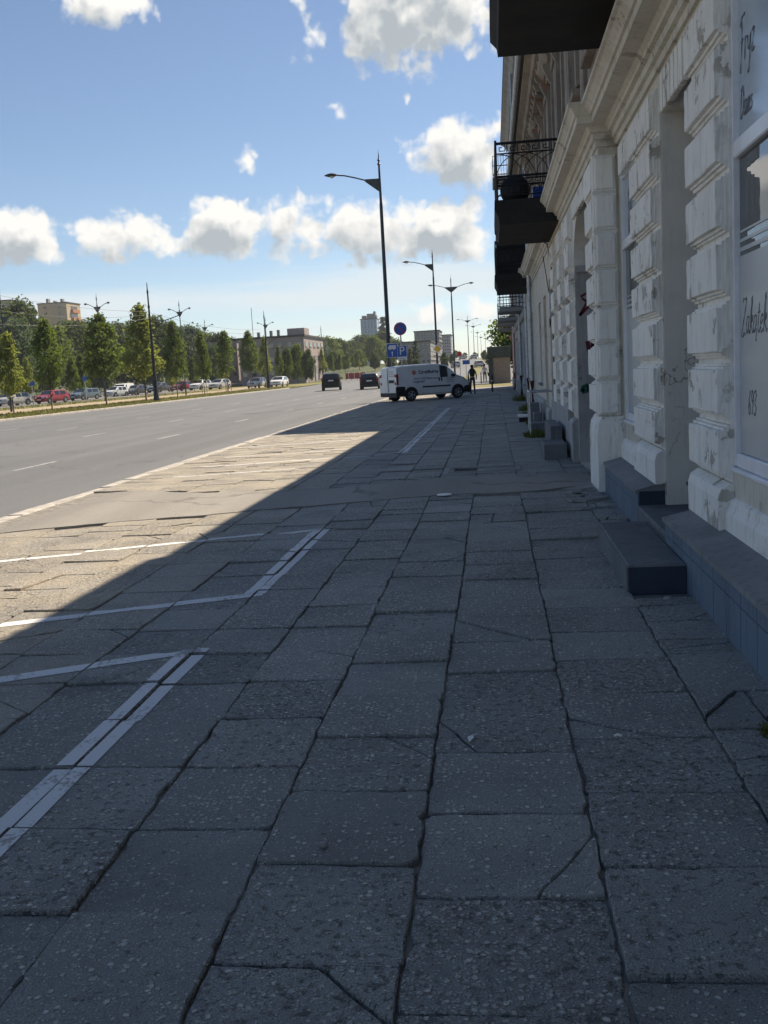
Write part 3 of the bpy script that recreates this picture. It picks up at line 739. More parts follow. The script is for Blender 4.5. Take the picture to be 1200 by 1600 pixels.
# solid mass behind the facade, dark rooms and roof
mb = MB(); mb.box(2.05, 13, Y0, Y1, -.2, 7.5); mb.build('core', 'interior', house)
mb = MB(); mb.prism_y([(.80, 7.34), (.80, 7.44), (7.5, 10.4), (13.2, 7.6), (13.2, 7.3)], Y0, Y1); mb.build('roof', 'roof_felt', house)
mb = MB(); mb.tube([(.74, Y0, 7.40), (.74, 12, 7.39), (.74, Y1, 7.40)], .065, 10); mb.build('gutter', 'zinc', house, smooth=True)
m = MB(); m.cbox(.84, 1.2, Y0, 13.9, 7.44, 8.02, .02); m.build('shadow_parapet', 'old_plaster', house)  # unseen raised roof edge, added so the house shadow steps farther out
# upper floor
UX = 1.30
UP_OPEN = []
y = 2.2
while y < Y1 - 1.5:
    UP_OPEN.append((y - .5, y + .5, 4.75 if len(UP_OPEN) in (3, 7, 12) else 5.05, 6.65)); y += 2.55
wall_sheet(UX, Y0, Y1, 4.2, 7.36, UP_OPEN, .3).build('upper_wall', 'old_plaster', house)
# eaves cornice and frieze
mb = MB(); mb.prism_y([(UX + .01, 6.95), (UX - .08, 6.98), (UX - .12, 7.06), (UX - .3, 7.1), (UX - .34, 7.2), (UX - .46, 7.25), (UX - .46, 7.335), (UX + .01, 7.335)], Y0, Y1); mb.build('eaves_cornice', 'old_plaster', house)
mbt = MB()
for k in range(64):
    yy = 1.0 + k * .55
    mbt = MB().prism_y([(UX - .002, 6.75), (UX - .05, 6.78), (UX - .10, 6.92), (UX - .22, 6.98), (UX - .26, 7.075), (UX - .002, 7.05)], yy, yy + .16)
    if k == 0: bracket_me = mbt.mesh('eaves_bracket', 'old_plaster'); 
    o = link('eaves_bracket', bracket_me, house); o.location.y = k * .55
def upper_window(a, b, z0, z1, kind):
    w = MB(); x = UX + .16
    w.box(x, x + .05, a, a + .07, z0, z1); w.box(x, x + .05, b - .07, b, z0, z1); w.box(x, x + .05, a + .07, b - .07, z1 - .07, z1); w.box(x, x + .05, a + .07, b - .07, z0, z0 + .07)
    w.box(x, x + .05, (a + b) / 2 - .03, (a + b) / 2 + .03, z0 + .07, z1 - .07); w.box(x, x + .045, a + .07, b - .07, z1 - .62, z1 - .56)
    win = w.build('window', 'frame_white', house)
    g = MB(); g.box(x + .02, x + .03, a + .02, b - .02, z0 + .02, z1 - .02); g.build('pane', 'window_glass', win)
    s = MB(); s.cbox(UX - .12, UX + .1, a - .18, b + .18, z0 - .1, z0 - .01, .012); s.build('sill', 'old_plaster', win)
    m = MB()
    for ya, yb in ((a - .2, a - .01), (b + .01, b + .2)): m.cbox(UX - .07, UX + .02, ya, yb, z0 + .02, z1 + .05, .015)
    m.cbox(UX - .09, UX + .02, a - .24, b + .24, z1 + .06, z1 + .16, .012)
    m.build('surround', 'old_plaster', win)
    p = MB(); c = (a + b) / 2; hw = (b - a) / 2 + .34
    if kind % 2 == 0:
        zt = z1 + .17
        p.loft([[(UX + .01, c - hw, zt), (UX + .01, c + hw, zt), (UX + .01, c, zt + .36)], [(UX - .2, c - hw, zt), (UX - .2, c + hw, zt), (UX - .2, c, zt + .36)]])
        p.cbox(UX - .25, UX + .01, c - hw - .05, c + hw + .05, zt - .05, zt - .002, .01)
    else: p.prism_y([(UX + .01, z1 + .17), (UX - .12, z1 + .2), (UX - .22, z1 + .3), (UX - .24, z1 + .36), (UX + .01, z1 + .4)], c - hw, c + hw)
    for yb in (a - .14, b + .02): p.prism_y([(UX - .005, z1 - .25), (UX - .08, z1 - .2), (UX - .2, z1 + .05), (UX - .2, z1 + .118), (UX - .005, z1 + .118)], yb, yb + .12)
    p.build('pediment', 'old_plaster', win)
for i, (a, b, c, d) in enumerate(UP_OPEN): upper_window(a, b, c, d, i)
# flat lesenes between the windows on the upper floor
for i in range(len(UP_OPEN) - 1):
    yy = (UP_OPEN[i][1] + UP_OPEN[i + 1][0]) / 2
    m = MB(); m.cbox(UX - .05, UX + .02, yy - .24, yy + .24, 4.3, 6.9, .015); m.cbox(UX - .09, UX + .02, yy - .29, yy + .29, 6.55, 6.68, .01); m.cbox(UX - .09, UX + .02, yy - .29, yy + .29, 4.31, 4.5, .01)
    m.build('pilaster', 'old_plaster', house)
# string cornice in stepped mouldings (profile out from the wall)
def cornice(x, y0, y1, s=1.0):
    k = 1.0 if s == 1.0 else .82
    pr = [(x + .05, 3.80)] + [(x - d * k, z) for d, z in ((.03, 3.80), (.03, 3.865), (.065, 3.875), (.07, 3.935), (.11, 3.945), (.115, 3.975), (.15, 4.005), (.29, 4.012), (.29, 4.085), (.315, 4.09), (.33, 4.12), (.375, 4.165), (.405, 4.175), (.405, 4.215))] + [(x + .05, 4.29)]
    if s == 1.0: return MB().prism_y(pr, y0, y1).build('string_cornice', 'cream_plaster', house)
    return MB().loft([[(WALL1 + .02, YC - (x - a) - .002, z) for a, z in pr], [(a, YC - (x - a) - .002, z) for a, z in pr], [(a, y1, z) for a, z in pr]]).build('string_cornice', 'cream_plaster', house)
cornice(WALL1, Y0, YC + .05); cornice(WALL2, YC, 30.2, 2.0); cornice(WALL2 + .02, 30.25, Y1)

# rusticated quoin blocks
_q = {}
def quoin(x, y0, y1, z0, z1, proud=.085, jit=0):
    key = (round(y1 - y0, 3), round(z1 - z0, 3), proud, jit)
    if key not in _q:
        w, h, p = y1 - y0, z1 - z0, proud; rr = random.Random(hash(key) % 1000)
        rings = []
        for dx, i in ((.01, .0), (-.006, .0), (-.008, .016), (-.030, .018), (-.032, .034), (-.052, .036), (-.054, .052), (-p + .005, .054), (-p, .060)):
            j = lambda: rr.uniform(-.004, .004)
            if dx > -.02:
                pts = [(i * .3, i), (w - i * .3, i), (w - i * .3, h - i), (i * .3, h - i)]
                full = []
                for (a1, b1), (a2, b2) in zip(pts, pts[1:] + pts[:1]):
                    for k in range(4): full.append((a1 + (a2 - a1) * k / 4, b1 + (b2 - b1) * k / 4))
            else:
                pts = [(i * .3, i), (w - i * .3, i), (w - i * .3, h - i), (i * .3, h - i)]; full = []
                for (a1, b1), (a2, b2) in zip(pts, pts[1:] + pts[:1]):
                    for k in range(4): full.append((a1 + (a2 - a1) * k / 4 + j(), b1 + (b2 - b1) * k / 4 + j()))
            rings.append([(dx + (j() * .6 if dx < -.04 else 0), a, b) for a, b in full])
        _q[key] = MB().loft(rings).mesh('quoin_block', 'white_plaster')
    o = link('quoin_block', _q[key], house); o.location = (x, y0, z0); return o
def quoin_column(x, y0, y1, z0, z1, pitch=.375, proud=.085):
    n = max(1, round((z1 - z0) / pitch)); h = (z1 - z0) / n
    for k in range(n): quoin(x, y0, y1, z0 + k * h, z0 + (k + 1) * h, proud, k % 3)
quoin_column(WALL1, 1.62, 3.86, .70, 3.70); quoin_column(WALL1, 6.50, 7.49, .70, 3.70); quoin_column(WALL1, 9.03, 10.36, .70, 3.70)
quoin_column(WALL2 + .001, YC + .02, GATE[0] - .03, .86, 3.72, .41)
quoin_column(WALL2, GATE[1] + .03, 16.30, .70, 3.68, .40); quoin_column(WALL2, 17.4, 18.2, .70, 3.68, .40); quoin_column(WALL2, 19.25, 20.2, .70, 3.68, .40)
# blocks on the return of the projecting bay, facing down the pavement
for k in range(7):
    h = (3.72 - .86) / 7; z = .86 + k * h
    m = MB(); r = []
    for dy, i in ((.0, .0), (-.01, .012), (-.03, .016), (-.033, .034), (-.055, .038), (-.062, .05)):
        r.append([(WALL2 - .08 + i, YC + dy, z + i), (WALL1 - .02 - i, YC + dy, z + i), (WALL1 - .02 - i, YC + dy, z + h - i), (WALL2 - .08 + i, YC + dy, z + h - i)])
    m.loft(r).build('quoin_block', 'white_plaster', house)
m = MB(); m.loft([[(WALL2 - .09, YC - .08, 0), (WALL1, YC - .08, 0), (WALL1, GATE[0] - .03, 0), (WALL2 - .09, GATE[0] - .03, 0)], [(WALL2 - .09, YC - .08, .66), (WALL1, YC - .08, .66), (WALL1, GATE[0] - .03, .66), (WALL2 - .09, GATE[0] - .03, .66)],
              [(WALL2 - .07, YC - .06, .78), (WALL1, YC - .06, .78), (WALL1, GATE[0] - .03, .78), (WALL2 - .07, GATE[0] - .03, .78)], [(WALL2 - .02, YC - .02, .855), (WALL1, YC - .02, .855), (WALL1, GATE[0] - .03, .855), (WALL2 - .02, GATE[0] - .03, .855)]]); m.build('pier_base', 'white_plaster', house)
# bases of the piers, apron walls below the windows
for (a, b) in ((1.6, 3.88), (6.48, 7.495), (9.025, 10.38)):
    m = MB().prism_y([(WALL1 + .02, .40), (WALL1 - .09, .40), (WALL1 - .092, .60), (WALL1 - .075, .66), (WALL1 - .02, .695), (WALL1 + .02, .697)], a, b); m.build('pier_base', 'white_plaster', house)
for (a, b) in ((3.885, 6.475), (10.385, 11.76)):
    m = MB().prism_y([(WALL1 + .02, .36), (WALL1 - .055, .36), (WALL1 - .055, .52), (WALL1 - .03, .56), (WALL1 - .025, .60), (WALL1 - .01, .61), (WALL1 + .02, .62)], a, b); m.build('apron', 'white_plaster', house)
# frieze of narrow voussoirs over each opening
for (a, b, n) in ((4.7, 5.8, 6), (7.75, 8.75, 6), (10.65, 11.5, 6), (13.1, 15.2, 13), (16.4, 17.3, 6), (18.3, 19.15, 6)):
    x = WALL1 if b < YC else WALL2; w = (b - a) / n
    for k in range(n):
        m = MB(); m.cbox(x - .045, x + .01, a + k * w + .014, a + (k + 1) * w - .014, 3.42 if b < YC else 3.48, 3.715, .008); m.build('voussoir', 'white_plaster', house)
# plinth with painted panels and a sloping cap
def plinth(y0, y1, top, PX):
    m = MB(); m.box(PX + .012, WALL1 + .01, y0, y1, -.06, top - .012); m.build('plinth', 'step_dark', house)
    n = max(1, round((y1 - y0) / .33)); w = (y1 - y0) / n
    for k in range(n):
        m = MB(); m.cbox(PX, PX + .014, y0 + k * w + .005, y0 + (k + 1) * w - .005, -.04, top - .13, .004); m.build('plinth_panel', 'plinth_paint', house)
        m = MB(); m.cbox(PX - .001, PX + .014, y0 + k * w + .005, y0 + (k + 1) * w - .005, top - .124, top - .012, .004); m.build('plinth_panel', 'plinth_paint', house)
    yy = y0
    while yy < y1 - .05:
        ye = min(y1, yy + .62)
        m = MB().prism_y([(PX - .02, top - .03), (PX - .02, top), (WALL1 - .03, top + .055), (WALL1 + .01, top + .055), (WALL1 + .01, top - .01)], yy + .002, ye - .002); m.build('plinth_cap', 'plinth_cap', house); yy = ye
plinth(-1.0, 7.42, .36, 1.18); plinth(9.08, 11.74, .35, 1.215)
# shop windows
def shop_window(a, b, z0, z1, x, transom, film_z, letters=None):
    f = MB(); t = .085
    f.cbox(x, x + .07, a, a + t, z0, z1, .008); f.cbox(x, x + .07, b - t, b, z0, z1, .008)
    f.cbox(x + .001, x + .069, a + t, b - t, z0, z0 + t, .008); f.cbox(x + .001, x + .069, a + t, b - t, z1 - t, z1, .008); f.cbox(x + .001, x + .069, a + t, b - t, transom - .05, transom + .05, .008)
    w = f.build('window', 'frame_white', house)
    MB().box(x + .035, x + .045, a + .02, b - .02, z0 + .03, transom - .01).build('pane', 'window_glass', w)
    MB().box(x + .035, x + .045, a + .02, b - .02, transom + .01, z1 - .03).build('pane', 'milky_glass', w)
    fl = MB(); fl.box(x + .030, x + .034, a + t + .004, b - t - .004, z0 + t + .004, film_z)
    for k in range(3): fl.box(x + .030, x + .034, a + t + .004, b - t - .004, film_z + .025 + k * .055, film_z + .05 + k * .055 - k * .006)
    fl.build('frosted_film', 'frosted_film', w)
    s = MB(); s.cbox(x - .022, x + .02, a + .004, b - .004, z0 - .03, z0 - .002, .006); s.build('sill', 'frame_white', w)
    return w
w1 = shop_window(*WIN1[:2], .80, 3.62, 1.46, 2.68, 2.06); w2 = shop_window(*WIN2[:2], .82, 3.50, 1.46, 2.72, 2.02)
# handwritten lettering as brush strokes on the glass
def catmull(pts, n=6):
    P = [pts[0]] + list(pts) + [pts[-1]]; out = []
    for i in range(1, len(P) - 2):
        p0, p1, p2, p3 = P[i - 1], P[i], P[i + 1], P[i + 2]
        for k in range(n):
            t = k / n
            out.append(tuple(.5 * (2 * p1[j] + (p2[j] - p0[j]) * t + (2 * p0[j] - 5 * p1[j] + 4 * p2[j] - p3[j]) * t * t + (3 * p1[j] - p0[j] - 3 * p2[j] + p3[j]) * t ** 3) for j in (0, 1)))
    out.append(tuple(pts[-1])); return out
GLY = {
 'Z': ([[(.15, 1.75), (.3, 2.0), (.6, 1.9), (.95, 2.0), (.8, 1.5), (.35, .6), (.05, .05), (.3, -.15), (.6, .1), (.9, -.1)]], 1.05),
 'a': ([[(.55, .9), (.25, .95), (.05, .5), (.2, .02), (.5, .4), (.6, .95), (.55, .3), (.7, .02), (.85, .2)]], .82),
 'k': ([[(.1, .2), (.4, 1.6), (.35, 2.0), (.2, 1.6), (.1, 0)], [(.15, .5), (.5, .95), (.6, .75), (.25, .55), (.45, .3), (.65, .02), (.8, .2)]], .78),
 'q': ([[(.55, .9), (.25, .95), (.05, .5), (.2, .02), (.5, .4), (.6, .95), (.55, .3), (.7, .02), (.6, -.35), (.8, -.4)]], .82),
 't': ([[(.35, 1.6), (.2, .6), (.2, .1), (.4, .02), (.6, .25)], [(.0, 1.05), (.55, 1.1)]], .6),
 'e': ([[(.1, .45), (.5, .6), (.45, .95), (.15, .8), (.1, .3), (.3, .0), (.6, .2)]], .65),
 'F': ([[(.3, 1.95), (.4, 1.0), (.15, -.4)], [(.0, 1.7), (.3, 2.05), (.9, 2.1)], [(.15, .95), (.6, 1.05)]], .85),
 'r': ([[(.1, .0), (.2, .9), (.3, 1.0), (.5, .9), (.6, .95)]], .6),
 'y': ([[(.1, .95), (.15, .4), (.4, .3), (.6, .95), (.5, 0), (.3, -.7), (.1, -.6)]], .75),
 'z': ([[(.05, .9), (.5, .95), (.1, .05), (.6, .1)]], .7),
 'D': ([[(.3, 1.9), (.15, .1), (.7, .3), (.9, 1.2), (.6, 1.95), (.1, 1.8)]], 1.05),
 'm': ([[(.05, 0), (.1, .9), (.15, .3), (.35, .95), (.4, .0), (.45, .5), (.65, .95), (.7, .1), (.85, .1)]], .95),
 'i': ([[(.15, .9), (.15, .1), (.35, .15)], [(.2, 1.35), (.22, 1.42)]], .4), 's': ([[(.4, .9), (.1, .7), (.4, .3), (.05, .05)]], .5),
 '6': ([[(.6, 1.7), (.2, 1.1), (.1, .4), (.35, 0), (.6, .4), (.4, .8), (.15, .5)]], .75), '9': ([[(.6, 1.3), (.3, 1.7), (.1, 1.2), (.4, .9), (.6, 1.4), (.5, .6), (.3, 0)]], .75), '3': ([[(.1, 1.5), (.4, 1.7), (.6, 1.3), (.25, .9), (.6, .5), (.35, 0), (.05, .2)]], .75),
}
def script(word, y, z, size, x, parent, lean=.25, wid=.0055):
    mb = MB(); pen = 0
    for ch in word:
        st, adv = GLY[ch]
        for s in st:
            pts = catmull(s); path = [(x, y - (pen + px + lean * pz * .6) * size, z + pz * size) for px, pz in pts]
            mb.tube(path, [wid * (.5 + .8 * abs(math.sin(k * .7))) for k in range(len(path))], 5)
        pen += adv
    mb.v = [(x + (vx - x) * .25, vy, vz) for vx, vy, vz in mb.v]
    return mb.build('lettering', 'script_ink', parent)
GX = 1.46 + .028
script('Zakqtek', 6.42, 1.60, .105, GX, w1, wid=.004); script('693', 6.27, 1.13, .085, GX, w1, .15, wid=.004); script('Fryz', 6.43, 3.14, .12, 1.46 + .032, w1, .1); script('Dams', 6.43, 2.84, .085, 1.46 + .032, w1, .2)
script('Fryz', 11.45, 3.0, .12, 1.46 + .032, w2); script('Dams', 11.45, 2.82, .07, 1.46 + .032, w2)
# doorway and steps of the near shop
d = MB(); d.cbox(1.92, 1.98, 7.52, 9.0, .25, 3.48, .01); dr = d.build('door', 'door_brown', house)
for a in (7.62, 8.32):
    MB().cbox(1.905, 1.925, a, a + .58, .45, 1.3, .01).build('door_panel', 'door_brown', dr); MB().cbox(1.905, 1.925, a, a + .58, 1.45, 2.6, .01).build('pane', 'window_glass', dr)
MB().cbox(1.86, 1.92, 8.2, 8.24, 1.2, 1.35, .008).build('handle', 'dark_metal', dr)
m = MB(); m.cbox(1.20, 2.05, 7.43, 9.07, -.05, .22, .012); m.build('threshold', 'step_paint', house)
m = MB(); m.cbox(.81, 1.178, 6.60, 8.42, -.05, .18, .012); m.cbox(1.179, 1.199, 7.43, 8.42, -.05, .178, .005)
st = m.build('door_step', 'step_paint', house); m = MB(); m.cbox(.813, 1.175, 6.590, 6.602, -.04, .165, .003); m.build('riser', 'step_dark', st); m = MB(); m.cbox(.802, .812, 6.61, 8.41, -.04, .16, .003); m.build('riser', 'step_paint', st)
# reveal facing inside the near doorway
m = MB(); m.box(WALL1 + .005, 1.95, 9.008, 9.019, .22, 3.49); m.build('reveal', 'grey_reveal', house)
m = MB(); m.box(WALL1 + .005, 1.95, 7.503, 9.007, 3.485, 3.497); m.build('reveal', 'grey_reveal', house)
# carriage gate with an arch
gs = MB(); cz, ry = 2.86, (GATE[1] - GATE[0]) / 2; cyy = (GATE[0] + GATE[1]) / 2; N = 20
arc = [(cyy - ry * math.cos(math.pi * k / N), cz + .70 * math.sin(math.pi * k / N)) for k in range(N + 1)]
for (ya, za), (yb, zb) in zip(arc, arc[1:]):
    gs.quad((WALL2 - .004, ya, za), (WALL2 - .004, yb, zb), (WALL2 - .004, yb, 3.625), (WALL2 - .004, ya, 3.625)); gs.quad((WALL2 - .004, ya, za), (WALL2 + 1.2, ya, za), (WALL2 + 1.2, yb, zb), (WALL2 - .004, yb, zb))
gs.build('arch', 'grey_reveal', house)
for ya, yb in ((GATE[1] - .06, GATE[1] - .004), (GATE[0] + .004, GATE[0] + .06)): MB().box(WALL2 + .004, 2.04, ya, yb, 0, cz).build('gate_reveal', 'grey_plaster', house)
for ya, yb in ((GATE[0] + .062, GATE[0] + .12), (GATE[1] - .12, GATE[1] - .062)): MB().cbox(WALL2 + .002, 2.0, ya, yb, cz - .10, cz + .0, .015).build('impost', 'grey_plaster', house)
gd = MB(); gd.cbox(1.96, 2.03, GATE[0] + .07, GATE[1] - .07, .02, 3.6, .01); gd = gd.build('gate', 'door_brown', house)
for k in range(6):
    a = GATE[0] + .12 + k * .42; MB().cbox(1.94, 1.962, a, a + .38, .15, 2.5, .008).build('gate_board', 'door_brown', gd)
# sprayed marks on the gate reveal
def spray(pts, y, w, m):
    mb = MB(); q = [(WALL2 + .004 + max(.0, a - .15), b) for a, b in pts]
    for (a, b), (c, d2) in zip(q, q[1:]):
        dx, dz = c - a, d2 - b; l = math.hypot(dx, dz) + 1e-6; nx, nz = -dz / l * w, dx / l * w
        mb.quad((a - nx, y, b - nz), (c - nx, y, d2 - nz), (c + nx, y, d2 + nz), (a + nx, y, b + nz))
    return mb.build('graffiti', m, house)
yr = GATE[1] - .063
spray([(.22, 2.42), (.42, 2.52), (.2, 2.15), (.36, 2.3), (.24, 2.4)], yr, .018, 'graffiti_red'); spray([(.36, 2.1), (.4, 1.85)], yr - .001, .02, 'graffiti_red')
spray([(.3, 1.78), (.34, 1.5), (.38, 1.74), (.46, 1.6), (.48, 1.76)], yr - .0015, .03, 'graffiti_red'); spray([(.2, 1.1), (.3, 1.14), (.3, 1.06), (.2, 1.04), (.22, 1.1)], yr - .002, .03, 'graffiti_green'); spray([(.40, 1.0), (.46, 1.2), (.48, 1.0)], yr - .0025, .03, 'graffiti_green')
# windows, doors of the farther bays
for i, (a, b, c, dd) in enumerate(FAR_OPEN):
    x = WALL2 + .18
    if c > .9:
        f = MB(); f.cbox(x, x + .05, a + .002, a + .07, c, dd, .006); f.cbox(x, x + .05, b - .07, b - .002, c, dd, .006); f.cbox(x + .001, x + .049, a + .07, b - .07, dd - .07, dd, .006); f.cbox(x + .001, x + .049, a + .07, b - .07, c, c + .07, .006); f.cbox(x + .001, x + .049, (a + b) / 2 - .03, (a + b) / 2 + .03, c + .07, dd - .07, .006)
        w = f.build('window', 'door_tan' if i < 2 else 'frame_white', house); MB().box(x + .02, x + .03, a + .03, b - .03, c + .03, dd - .03).build('pane', 'window_glass', w)
        MB().cbox(WALL2 - .08, x, a - .05, b + .05, c - .07, c - .003, .01).build('sill', 'concrete', w)
    else:
        x += .12; dr = MB().cbox(x, x + .05, a + .002, b - .002, c, dd, .006).build('door', 'door_brown', house)
        for z in (c + .15, c + 1.2): MB().cbox(x - .015, x, a + .12, b - .12, z, z + .9, .008).build('door_panel', 'door_tan', dr)
        MB().cbox(WALL2 - .03, x, a - .02, b + .02, -.02, c - .002, .01).build('threshold', 'concrete', house)
for a, b, t in ((15.52, 16.32, .62), (16.34, 21.0, .8), (22.3, 23.5, .5), (24.8, 29.9, .6), (30.5, 36.1, .5)):
    m = MB().prism_y([(WALL2 + .02, -.03), (WALL2 - .09, -.03), (WALL2 - .09, t - .06), (WALL2 - .06, t), (WALL2 + .02, t + .03)], a, b); m.build('plinth', 'grey_plaster', house)
for (x0, x1, ya, yb, h) in ((.74, 1.085, 16.0, 17.0, .25), (.90, 1.085, 17.05, 19.0, .46), (.95, 1.085, 19.05, 19.6, .36), (.78, 1.085, 22.35, 22.9, .22), (.9, 1.085, 24.0, 24.8, .35), (.86, 1.085, 25.2, 25.7, .55)):
    m = MB(); m.cbox(x0, x1, ya, yb, -.04, h, .012); m.build('door_step', 'step_paint', house)
rl = MB()
for yv in (21.2, 22.1): rl.tube([(.72, yv, 0), (.72, yv, .92)], .018, 8)
rl.tube([(.72, 21.15, .92), (.72, 22.15, .92)], .02, 8); rl.tube([(.72, 21.2, .92), (1.17, 21.2, .92)], .02, 8); rl.tube([(.72, 22.1, .92), (1.17, 22.1, .92)], .02, 8); rl.build('handrail', 'zinc', house)
# meter box, cables on the wall
m = MB(); m.cbox(WALL2 - .1, WALL2 - .002, 20.45, 20.75, 2.35, 2.85, .01); m.build('meter_box', 'zinc', house)
m = MB()
m.tube([(WALL2 - .03, 20.6, 2.35), (WALL2 - .04, 20.62, 1.2), (WALL2 - .03, 20.6, .85)], .012, 6); m.tube([(WALL2 - .03, 20.6, 2.85), (WALL2 - .05, 20.2, 3.3), (WALL2 - .1, 20.5, 3.75), (WALL2 - .3, 21.5, 4.1), (WALL2 - .3, 24, 4.2)], .012, 6); m.tube([(WALL2 - .03, 20.7, 2.5), (WALL2 - .06, 21.2, 2.2), (WALL2 - .04, 21.5, 2.9), (WALL2 - .15, 21.2, 3.6)], .01, 6)
m.build('cable', 'dark_metal', house)
# balconies with wrought iron rails
def meander(mb, p0, p1, z0, z1, n, t=.008):
    p0, p1 = Vector(p0), Vector(p1); d = p1 - p0; u = d / n; h = z1 - z0
    key = [(.02, 0), (.02, 1), (.86, 1), (.86, .18), (.34, .18), (.34, .62), (.60, .62)]
    for k in range(n):
        base = p0 + u * k
        for (a, b), (c, e) in zip(key, key[1:]):
            A = base + u * a + Vector((0, 0, z0 + h * b)); B = base + u * c + Vector((0, 0, z0 + h * e)); mb.tube([A, B], t, 4)
def balcony(y0, y1, x_out, x_wall, z0, thick, rail_h, plants=False):
    s = MB(); e = .06
    s.loft([[(x_out + .07, y0 + .06, z0), (x_wall, y0 + .06, z0), (x_wall, y1 - .06, z0), (x_out + .07, y1 - .06, z0)], [(x_out + .06, y0 + .05, z0 + thick * .3), (x_wall, y0 + .05, z0 + thick * .3), (x_wall, y1 - .05, z0 + thick * .3), (x_out + .06, y1 - .05, z0 + thick * .3)],
            [(x_out, y0, z0 + thick * .62), (x_wall, y0, z0 + thick * .62), (x_wall, y1, z0 + thick * .62), (x_out, y1, z0 + thick * .62)], [(x_out, y0, z0 + thick), (x_wall, y0, z0 + thick), (x_wall, y1, z0 + thick), (x_out, y1, z0 + thick)]])
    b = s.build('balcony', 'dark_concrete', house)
    r = MB(); zt = z0 + thick; xo = x_out + .05; ya, yb = y0 + .05, y1 - .05; xw = x_wall
    segs = [((xo, ya, 0), (xw, ya, 0)), ((xo, yb, 0), (xw, yb, 0)), ((xo, ya, 0), (xo, yb, 0))]
    for p, q in segs:
        P, Q = Vector(p), Vector(q); ln = (Q - P).length
        for hz in (.08, .26, .36, .80, .98): r.tube([P + Vector((0, 0, zt + hz * rail_h)), Q + Vector((0, 0, zt + hz * rail_h))], .012 if hz < .9 else .02, 4)
        n = max(2, round(ln / .22))
        meander(r, P, Q, zt + .82 * rail_h, zt + .96 * rail_h, max(2, round(ln / .2))); meander(r, P, Q, zt + .10 * rail_h, zt + .24 * rail_h, max(2, round(ln / .2)))
        for k in range(n):                                     # interlaced pointed hoops
            for a0, a1 in ((k, k + 2), (k, k - 2)):
                if a1 < 0 or a1 > n: continue
                pts = []
                for j in range(7):
                    t = j / 6; f = a0 + (a1 - a0) * (1 - math.cos(t * math.pi / 2)) ; pts.append(P + (Q - P) * (f / n) + Vector((0, 0, zt + (.36 + .44 * math.sin(t * math.pi / 2)) * rail_h)))
                r.tube(pts, .007, 4)
    for p in ((xo, ya), (xo, yb)): r.tube([(p[0], p[1], zt - .02), (p[0], p[1], zt + rail_h * 1.03)], .022, 6)
    r.build('railing', 'iron', b)
    return b
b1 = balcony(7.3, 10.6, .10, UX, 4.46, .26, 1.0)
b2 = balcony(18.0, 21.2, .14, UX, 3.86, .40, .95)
# things kept on the balcony stay on it: dish and box
m = MB(); m.lathe([(.02, 0), (.15, .03), (.25, .08), (.255, .085), (.15, .05), (.02, .02)], 24, axis='y'); o = m.build('satellite_dish', 'dark_metal', smooth=True); o.location = (.50, 18.3, 4.46); tag(o, 'round black dish behind the wrought iron balcony railing', 'dish')
m = MB(); m.cbox(-.12, .12, -.12, .12, 0, .2, .03); o = m.build('bucket', 'sign_blue'); o.location = (.92, 18.5, 4.30); tag(o, 'blue box standing on the iron railed balcony', 'box')
# downpipes
def downpipe(name, x, y, z1, z0, label, own=None):
    m = MB(); m.tube([(x, y, z1), (x, y, z0 + 1.0)], .06, 10)
    for z in (z1 * .75, z1 * .5, z1 * .25): m.tube([(x, y, z), (x, y, z + .06)], .07, 10)
    p = m.build('downpipe', 'zinc', own, smooth=True); m = MB(); m.tube([(x, y, z0 + 1.0), (x, y, z0 + .12), (x - .1, y, z0 + .04)], .068, 10); m.build('cast_iron_shoe', 'rust', p, smooth=True); return p
downpipe('downpipe', WALL2 - .12, 30.2, 7.3, 0, '', house)
# funnel shaped iron bracket in the doorway
fb = thing('boot_scraper', 'small black metal funnel on a post in the corner of the shop doorway', 'bracket', (1.45, 7.60, .22))
MB().lathe([(.012, 0), (.012, .26), (.018, .262)], 10).build('post', 'dark_metal', fb); MB().lathe([(.02, .26), (.05, .30), (.085, .345), (.088, .36), (.08, .36), (.03, .30)], 14).build('cup', 'dark_metal', fb)

